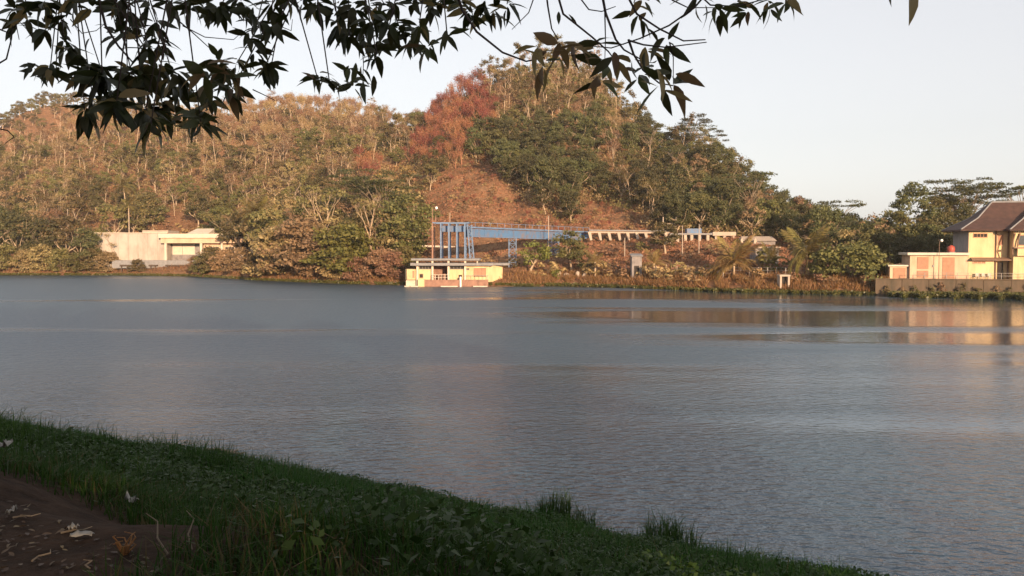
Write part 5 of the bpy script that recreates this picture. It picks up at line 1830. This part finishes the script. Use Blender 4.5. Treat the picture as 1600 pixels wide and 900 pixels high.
for k in range(9):
    a = k * 0.75
    h_ = 0.05 + 0.08 * ((k * 37) % 10) / 10
    MB().tube([(0, 0, -0.01), (math.cos(a) * 0.03, math.sin(a) * 0.03, h_ * 0.5), (math.cos(a + 0.5) * 0.055, math.sin(a + 0.5) * 0.055, h_ * 0.9), (math.cos(a + 1.2) * 0.06, math.sin(a + 1) * 0.05, h_)], [0.006, 0.005, 0.004, 0.002], 5).build('stalk', M['dry_stalk'], dw)


def crumple(name, px, py, sx, sy, sz, lab, seed):
    rg = random.Random(seed)
    V, Fc = [], []
    nu, nv = 7, 4
    for i in range(nu):
        for j in range(nv):
            V.append(((i / (nu - 1) - 0.5) * sx + rg.gauss(0, sx * 0.04), (j / (nv - 1) - 0.5) * sy + rg.gauss(0, sy * 0.06), abs(rg.gauss(0.5, 0.45)) * sz))
    for i in range(nu - 1):
        for j in range(nv - 1):
            a = i * nv + j
            Fc.append((a, a + nv, a + nv + 1, a + 1))
    o = obj(name, np_mesh(name, V, Fc), M['pale_scrap'])
    so = o.modifiers.new('thickness', 'SOLIDIFY')
    so.thickness = 0.003
    o.location = on_bank(px, py) + Vector((0, 0, 0.015))
    o.rotation_euler = (0, 0, rg.uniform(-0.4, 0.2))
    return tag(o, lab, 'litter', 'pale litter on the near bank')


o = crumple('litter_scrap', 206, 808, 0.10, 0.08, 0.07, 'small crumpled white scrap in the grass above the orange weed', 1)
o.location.z += 0.1
crumple('litter_scrap', 128, 842, 0.13, 0.045, 0.03, 'elongated pale strip of litter on the soil', 2)
crumple('litter_scrap', 18, 807, 0.06, 0.05, 0.04, 'tiny pale scrap near the left edge of the soil', 3)
crumple('litter_scrap', 114, 832, 0.05, 0.05, 0.03, 'tiny pale scrap beside the pale strip', 4)
o = crumple('litter_scrap', 5, 742, 0.16, 0.06, 0.05, 'pale curled scrap in the grass at the left edge', 5)
o.location.z += 0.2
for k, (px, py, L, lab) in enumerate(((318, 703, 1.5, 'longer pale driftwood stick afloat by the near bank'), (345, 710, 0.9, 'shorter pale driftwood stick afloat by the near bank'))):
    p = at(px, py, 1) - Vector((0, 0, H))
    yy = -H / p.z
    mb = MB()
    mb.tube([(0, 0, 0), (L * 0.4, 0.06, 0.05), (L * 0.8, -0.03, 0.03), (L, 0.08, 0.06)], [0.05, 0.06, 0.045, 0.02], 6)
    o = mb.build('driftwood', M['twig'])
    o.location = (p.x * yy, yy, 0.01)
    o.rotation_euler = (0, 0, -0.35 + 0.3 * k)
    tag(o, lab, 'driftwood', 'driftwood at the near bank')

# ------------------------------------------------------------------ unseen grove on an added rise behind the camera, shading the near bank
for k, (x_, y_, sc_) in enumerate([(-26, -16, 1.7), (-17, -22, 1.8), (-8, -26, 1.7), (1, -31, 1.9), (10, -35, 1.8), (19, -41, 1.8), (28, -46, 1.7), (-22, -34, 1.8), (-11, -38, 1.8), (0, -43, 1.8), (11, -48, 1.8), (22, -54, 1.8), (-36, -12, 1.7), (35, -52, 1.7)]):
    plant('dark', 'grove_tree', (x_, y_, bank(x_, y_) - 0.2), sc_, 'dark leafy tree of the grove on the rise behind the near bank', 'tree', 'grove behind the near bank')
for k in range(16):  # unseen shrubs added to stop low sun passing under the crowns
    x_ = -34 + k * 4.6
    y_ = -9 - k * 2.4
    plant('shrub_green', 'shade_shrub', (x_, y_, bank(x_, y_) - 0.2), rng.uniform(1.6, 2.1), 'unseen leafy shrub added below the grove to block low sun', 'shrub', 'shrubs behind the near bank')

# ------------------------------------------------------------------ the tree whose branches hang into the picture
M['mango_leaf'] = leaf_mat('overhang_leaf', [(0.035, 0.055, 0.018), (0.055, 0.075, 0.024), (0.085, 0.085, 0.03), (0.045, 0.06, 0.02)], 0.3, 0.4, 0.4, 0.35)
M['mango_leaf_old_lit'] = leaf_mat('overhang_leaf_old_lit', [(0.22, 0.18, 0.075), (0.26, 0.17, 0.08), (0.17, 0.155, 0.06)], 0.4, 0.45, 0.35, 0.4)  # old leaves, colour lightened to look lit on the right-hand sprig
M['twig_dark'] = surf('overhang_bark', (0.07, 0.05, 0.045), 0.8, 0.3, 30.0)
TX, TY = -3.6, -2.8
tz = bank(TX, TY)
ot = tag(empty('overhanging_tree', (TX, TY, tz)), 'dark leafy tree whose twigs hang into the top of the view', 'tree')
off0 = Vector((TX, TY, tz))
trunk = MB()
trunk.tube([(0, 0, -0.4), (0.1, 0.1, 1.2), (0.35, 0.4, 2.6), (0.7, 1.0, 3.7)], [0.34, 0.28, 0.24, 0.2], 10)
trunk.build('trunk', M['bark_dark'], ot, True)
HUB = Vector((TX + 0.7, TY + 1.0, tz + 3.7))
LIMBS = []
for tx, ty, tzz in ((-3.4, 4.2, 9.5), (-2.2, 4.6, 9.6), (-1.0, 4.6, 9.4), (0.2, 4.8, 9.6), (1.4, 4.6, 9.5), (2.4, 4.3, 9.7)):
    e = Vector((tx, ty, tzz))
    m1 = HUB.lerp(e, 0.35) + Vector((0, 0, 0.35))
    m2 = HUB.lerp(e, 0.7) + Vector((0, 0, 0.3))
    MB().tube([p - off0 for p in (HUB, m1, m2, e)], [0.12, 0.085, 0.055, 0.025], 7).build('limb', M['bark_dark'], ot, True)
    LIMBS += [m2, m2.lerp(e, 0.5), e]

# (px, py, depth, leaves, leaf length, old-leaf share, own objects?)
ROS = []


def ros(pts, dep, nl, L, old_lit=0.1, own=False):
    for q in pts:
        ROS.append((q[0] + rng.uniform(-8, 8), q[1] + rng.uniform(-6, 6), dep + rng.uniform(-0.5, 0.5), max(3, int(nl * (rng.uniform(0.85, 1.5) if dep > 4.05 else rng.uniform(0.55, 1.0)))), L * (0.78 if q[0] < 440 else 0.74), old_lit, own))


ros([(20, 40), (48, 22), (72, 8), (100, 30), (118, 10), (60, 48), (95, 62), (112, 78), (52, 108), (78, 100), (88, 120), (30, 8)], 4.6, 8, 0.13)
ros([(150, 8), (185, 5), (205, 25), (232, 12), (262, 8), (292, 10), (318, 6), (345, 14), (372, 6), (398, 12), (180, 45), (210, 55), (238, 42), (255, 70), (225, 75)], 4.5, 9, 0.14)
ros([(138, 110), (158, 132), (148, 158), (132, 172), (182, 150), (192, 120), (212, 112), (176, 168), (205, 150), (165, 112)], 4.2, 11, 0.155)
ros([(232, 138), (258, 120), (270, 145), (250, 165), (228, 172), (238, 100), (280, 120), (215, 135)], 4.2, 10, 0.15, 0.35)
ros([(240, 196), (272, 196), (300, 182), (316, 196), (330, 160)], 4.1, 9, 0.135, 0.15, True)
ros([(318, 108), (345, 100), (362, 122), (356, 140), (330, 128)], 4.1, 8, 0.15, 0.4, True)
ros([(385, 60), (398, 88), (412, 102), (405, 36), (424, 110), (372, 95), (420, 48)], 4.4, 8, 0.12)
ros([(432, 10), (455, 2), (478, 8), (500, 5), (522, 12), (548, 4), (570, 12), (595, 4), (618, 14), (642, 6), (668, 12), (690, 4)], 4.6, 9, 0.135)
ros([(528, 38), (556, 44), (580, 34), (604, 42), (544, 62), (570, 62), (598, 60), (626, 44), (584, 78)], 4.4, 9, 0.14, 0.08)
ros([(640, 58), (655, 34), (676, 72), (642, 70), (694, 48)], 4.3, 6, 0.14, 0.05, True)
ros([(520, 126), (500, 122), (548, 128)], 4.2, 8, 0.125, 0.15, True)
ros([(552, 108), (565, 112)], 4.2, 4, 0.12, 0.1, True)
ros([(712, 6), (735, 14), (758, 8), (775, 20), (790, 4), (748, 30)], 4.5, 7, 0.14, 0.3)
ros([(848, 78), (872, 62), (845, 95), (890, 70), (862, 92)], 3.9, 6, 0.16, 0.6, True)
ros([(925, 70), (948, 96), (940, 122), (958, 84)], 3.9, 7, 0.15, 0.6, True)
ros([(990, 92), (1012, 84), (1000, 118), (1022, 108)], 3.9, 6, 0.16, 0.5, True)
ros([(1052, 126), (1046, 64), (1030, 136)], 3.9, 5, 0.155, 0.3, True)
ros([(985, 12), (1010, 2), (1000, 24)], 4.3, 4, 0.13, 0.2, True)
ros([(1085, 4), (1118, 14), (1145, 6), (1172, 12), (1200, 4), (1222, 2)], 4.3, 6, 0.135, 0.1, True)
LV = []
for i in range(5):
    V, Fc = leaf_shape(0.145 + 0.014 * i, 0.10 + 0.09 * i, 0.03 + 0.01 * (i % 3), 0.25 * (i - 2))
    LV.append((V, Fc))
LME = {}
for mt in ('mango_leaf', 'mango_leaf_old_lit'):
    LME[mt] = []
    for V, Fc in LV:
        me = np_mesh('leaf', V, Fc, True)
        me.materials.append(M[mt])
        LME[mt].append(me)
massV, massF, nv_ = {'mango_leaf': [], 'mango_leaf_old_lit': []}, {'mango_leaf': [], 'mango_leaf_old_lit': []}, {'mango_leaf': 0, 'mango_leaf_old_lit': 0}
n_own = 0
twigs = MB()


def add_leaf(c, d, L, mt, own):
    global n_own
    d = Vector(d).normalized()
    side = d.cross(Vector((0, 0, 1)))
    if side.length < 1e-3:
        side = Vector((1, 0, 0))
    side.normalize()
    up = side.cross(d)
    rot = Matrix.Rotation(rng.gauss(0, 0.7), 3, d)
    side, up = rot @ side, rot @ up
    mx = Matrix(((d.x, -side.x, up.x, c.x), (d.y, -side.y, up.y, c.y), (d.z, -side.z, up.z, c.z), (0, 0, 0, 1)))
    v = rng.randrange(5)
    if own and n_own < 296:
        o = bpy.data.objects.new('leaf', LME[mt][v])
        link(o, ot)
        o.matrix_local = Matrix.Translation(-off0) @ mx @ Matrix.Diagonal((L, L, L, 1))
        n_own += 1
    else:
        V, Fc = LV[v]
        A = np.array(mx.to_3x3()) * L
        massV[mt].append(V @ A.T + np.array(c - off0))
        massF[mt].append(Fc + nv_[mt])
        nv_[mt] += len(V)


for px, py, dep, nl, L, old_lit, own in sorted(ROS, key=lambda r: -r[1]):
    c = at(px, py, dep)
    a0 = rng.uniform(0, 6.28)
    for k in range(nl):
        a = a0 + k * 2.399
        el = rng.uniform(-1.2, 0.55)
        d = Vector((math.cos(a) * math.cos(el), math.sin(a) * math.cos(el) * 0.8, math.sin(el)))
        mt = 'mango_leaf_old_lit' if rng.random() < old_lit else 'mango_leaf'
        add_leaf(c + d * 0.012 + Vector((0, 0, rng.uniform(-0.02, 0.03))), d, L * rng.uniform(0.75, 1.2), mt, own)
    tgt = min(LIMBS, key=lambda q: (q - c).length + 0.6 * abs(q.x - c.x))
    if (own and px > 800) or rng.random() < 0.55:
        continue
    m1 = c.lerp(tgt, 0.35) + Vector((rng.gauss(0, 0.06), rng.gauss(0, 0.06), 0.03))
    m2 = c.lerp(tgt, 0.7) + Vector((rng.gauss(0, 0.08), rng.gauss(0, 0.08), 0.08))
    twigs.tube([p - off0 for p in (c, m1, m2, tgt)], [0.0028, 0.004, 0.006, 0.009], 5, cap=False)
# bare twigs that the picture shows singly
for pl, dep, r0 in (([(705, -40), (722, 15), (745, 50), (785, 82), (822, 96), (850, 90)], 3.9, 0.007), ([(850, -40), (856, 10), (862, 45), (872, 62)], 3.9, 0.005), ([(862, -40), (880, 22), (925, 58), (950, 80), (958, 90)], 3.9, 0.006),
                    ([(935, -40), (946, 20), (962, 62), (975, 78), (1000, 92)], 3.9, 0.007), ([(968, -30), (995, 22), (1030, 45), (1068, 64), (1102, 62)], 3.9, 0.006), ([(1120, -30), (1085, 12), (1045, 40), (1000, 60), (955, 75), (925, 72)], 3.95, 0.005),
                    ([(985, 64), (1005, 70), (1040, 74), (1104, 66)], 3.9, 0.005), ([(982, 62), (990, 85), (1005, 110), (1030, 130), (1052, 134)], 3.9, 0.006), ([(1046, 66), (1052, 90), (1052, 132)], 3.92, 0.0035), ([(886, -30), (920, 15), (940, 18), (962, 10)], 4.0, 0.004),
                    ([(945, 20), (946, 60), (945, 95)], 3.95, 0.0035), ([(0, 46), (15, 52), (25, 38), (30, 62)], 4.2, 0.004), ([(-20, 110), (10, 92), (18, 60), (20, 40)], 4.2, 0.005), ([(110, 30), (128, 52), (150, 48), (165, 36)], 4.3, 0.003), ([(148, -30), (165, 40), (185, 72), (208, 98)], 4.2, 0.008),
                    ([(270, 25), (300, 50), (335, 82)], 4.3, 0.004), ([(285, 40), (320, 58), (365, 62), (378, 50)], 4.3, 0.003), ([(420, 25), (440, 42), (455, 48), (457, 30)], 4.4, 0.003), ([(566, 70), (568, 100), (566, 140)], 4.25, 0.003), ([(574, 72), (577, 100), (573, 110)], 4.25, 0.003), ([(840, -20), (826, 20), (800, 46)], 4.1, 0.0035),
                    ([(395, 140), (412, 148), (430, 157)], 4.1, 0.003), ([(1080, -20), (1110, 8), (1150, 10), (1230, -10)], 4.2, 0.005), ([(1050, 0), (1075, 12), (1120, 12)], 4.2, 0.004), ([(575, 62), (590, 92), (582, 104)], 4.3, 0.0025), ([(-10, 200), (12, 204), (22, 214), (8, 224)], 4.2, 0.004)):
    pts = [at(a, c, dep + 0.05 * math.sin(i * 2.0)) - off0 for i, (a, c) in enumerate(pl)]
    twigs.tube(pts, [r0 * (1 - 0.55 * i / (len(pts) - 1)) for i in range(len(pts))], 5, cap=False)
twigs.build('twigs', M['twig_dark'], ot, True)['kind'] = 'stuff'
# single leaves on the sparse twigs
for px, py, ang, L, mt in ((556, 98, -100, 0.10, 'mango_leaf'), (568, 128, -95, 0.10, 'mango_leaf'), (584, 118, -92, 0.09, 'mango_leaf'), (697, 55, -50, 0.09, 'mango_leaf'), (1102, 8, -70, 0.10, 'mango_leaf'), (873, 18, -90, 0.06, 'mango_leaf'), (888, 22, -45, 0.07, 'mango_leaf'), (1423, -25, -80, 0.17, 'mango_leaf_old_lit'), (1390, -14, -80, 0.07, 'mango_leaf'),
                     (1052, 132, 12, 0.13, 'mango_leaf'), (1052, 130, 38, 0.12, 'mango_leaf'), (1054, 138, -55, 0.14, 'mango_leaf_old_lit'), (1046, 126, 100, 0.12, 'mango_leaf'), (1042, 72, -35, 0.13, 'mango_leaf'), (1036, 140, -80, 0.12, 'mango_leaf'), (1044, 62, 60, 0.09, 'mango_leaf'), (1028, 66, 110, 0.08, 'mango_leaf'), (148, 40, 15, 0.06, 'mango_leaf'), (140, 60, -120, 0.06, 'mango_leaf')):
    c = at(px, py, 3.95)
    a = R(ang)
    add_leaf(c, Vector((math.cos(a), rng.uniform(-0.3, 0.3), math.sin(a))), L, mt, True)
for mt, lab in (('mango_leaf', 'leaves'), ('mango_leaf_old_lit', 'leaves')):
    if massV[mt]:
        o = obj(lab, np_mesh(lab, np.concatenate(massV[mt]), np.concatenate(massF[mt]), True), M[mt], ot)
        o['kind'] = 'stuff'
# the unseen crown over the camera, spread wide to shade the near bank
cl = []
for k in range(230):
    a, r_ = rng.uniform(0, 6.28), math.sqrt(rng.random())
    cl.append(((0.9 + math.cos(a) * r_ * 12.0, 5.0 + math.sin(a) * r_ * 9.0, 4.3 + rng.random() * 4.0), rng.uniform(0.6, 1.1)))
V, Fc = clump_leaves(cl, 60, 0.14, 0.2, 0.7)
wz = V.reshape(-1, 4, 3)
ok = (wz[:, :, 2].min(1) + tz) > H + 0.36 * np.maximum(wz[:, :, 1].max(1) + TY, 0.5) + 0.35
V = wz[ok].reshape(-1, 3)
obj('crown', np_mesh('crown', V, np.arange(len(V)).reshape(-1, 4)), M['mango_leaf'], ot)['kind'] = 'stuff'
print('own leaves', n_own)

# ------------------------------------------------------------------ thin warm haze in the air over the lake and hill
hz_ = MB().box(-560, 560, -130, 620, -4.0, 128.0)
m = bpy.data.materials.new('haze_air')
m.use_nodes = True
nt = m.node_tree
nt.nodes.remove(nt.nodes['Principled BSDF'])
pv = nt.nodes.new('ShaderNodeVolumePrincipled')
pv.inputs['Color'].default_value = (0.92, 0.93, 0.96, 1)
pv.inputs['Density'].default_value = 0.00012
pv.inputs['Anisotropy'].default_value = 0.0
nt.links.new(pv.outputs[0], nt.nodes['Material Output'].inputs['Volume'])
tag(hz_.build('haze', m), 'thin evening haze over the lake', 'haze', kind='stuff')
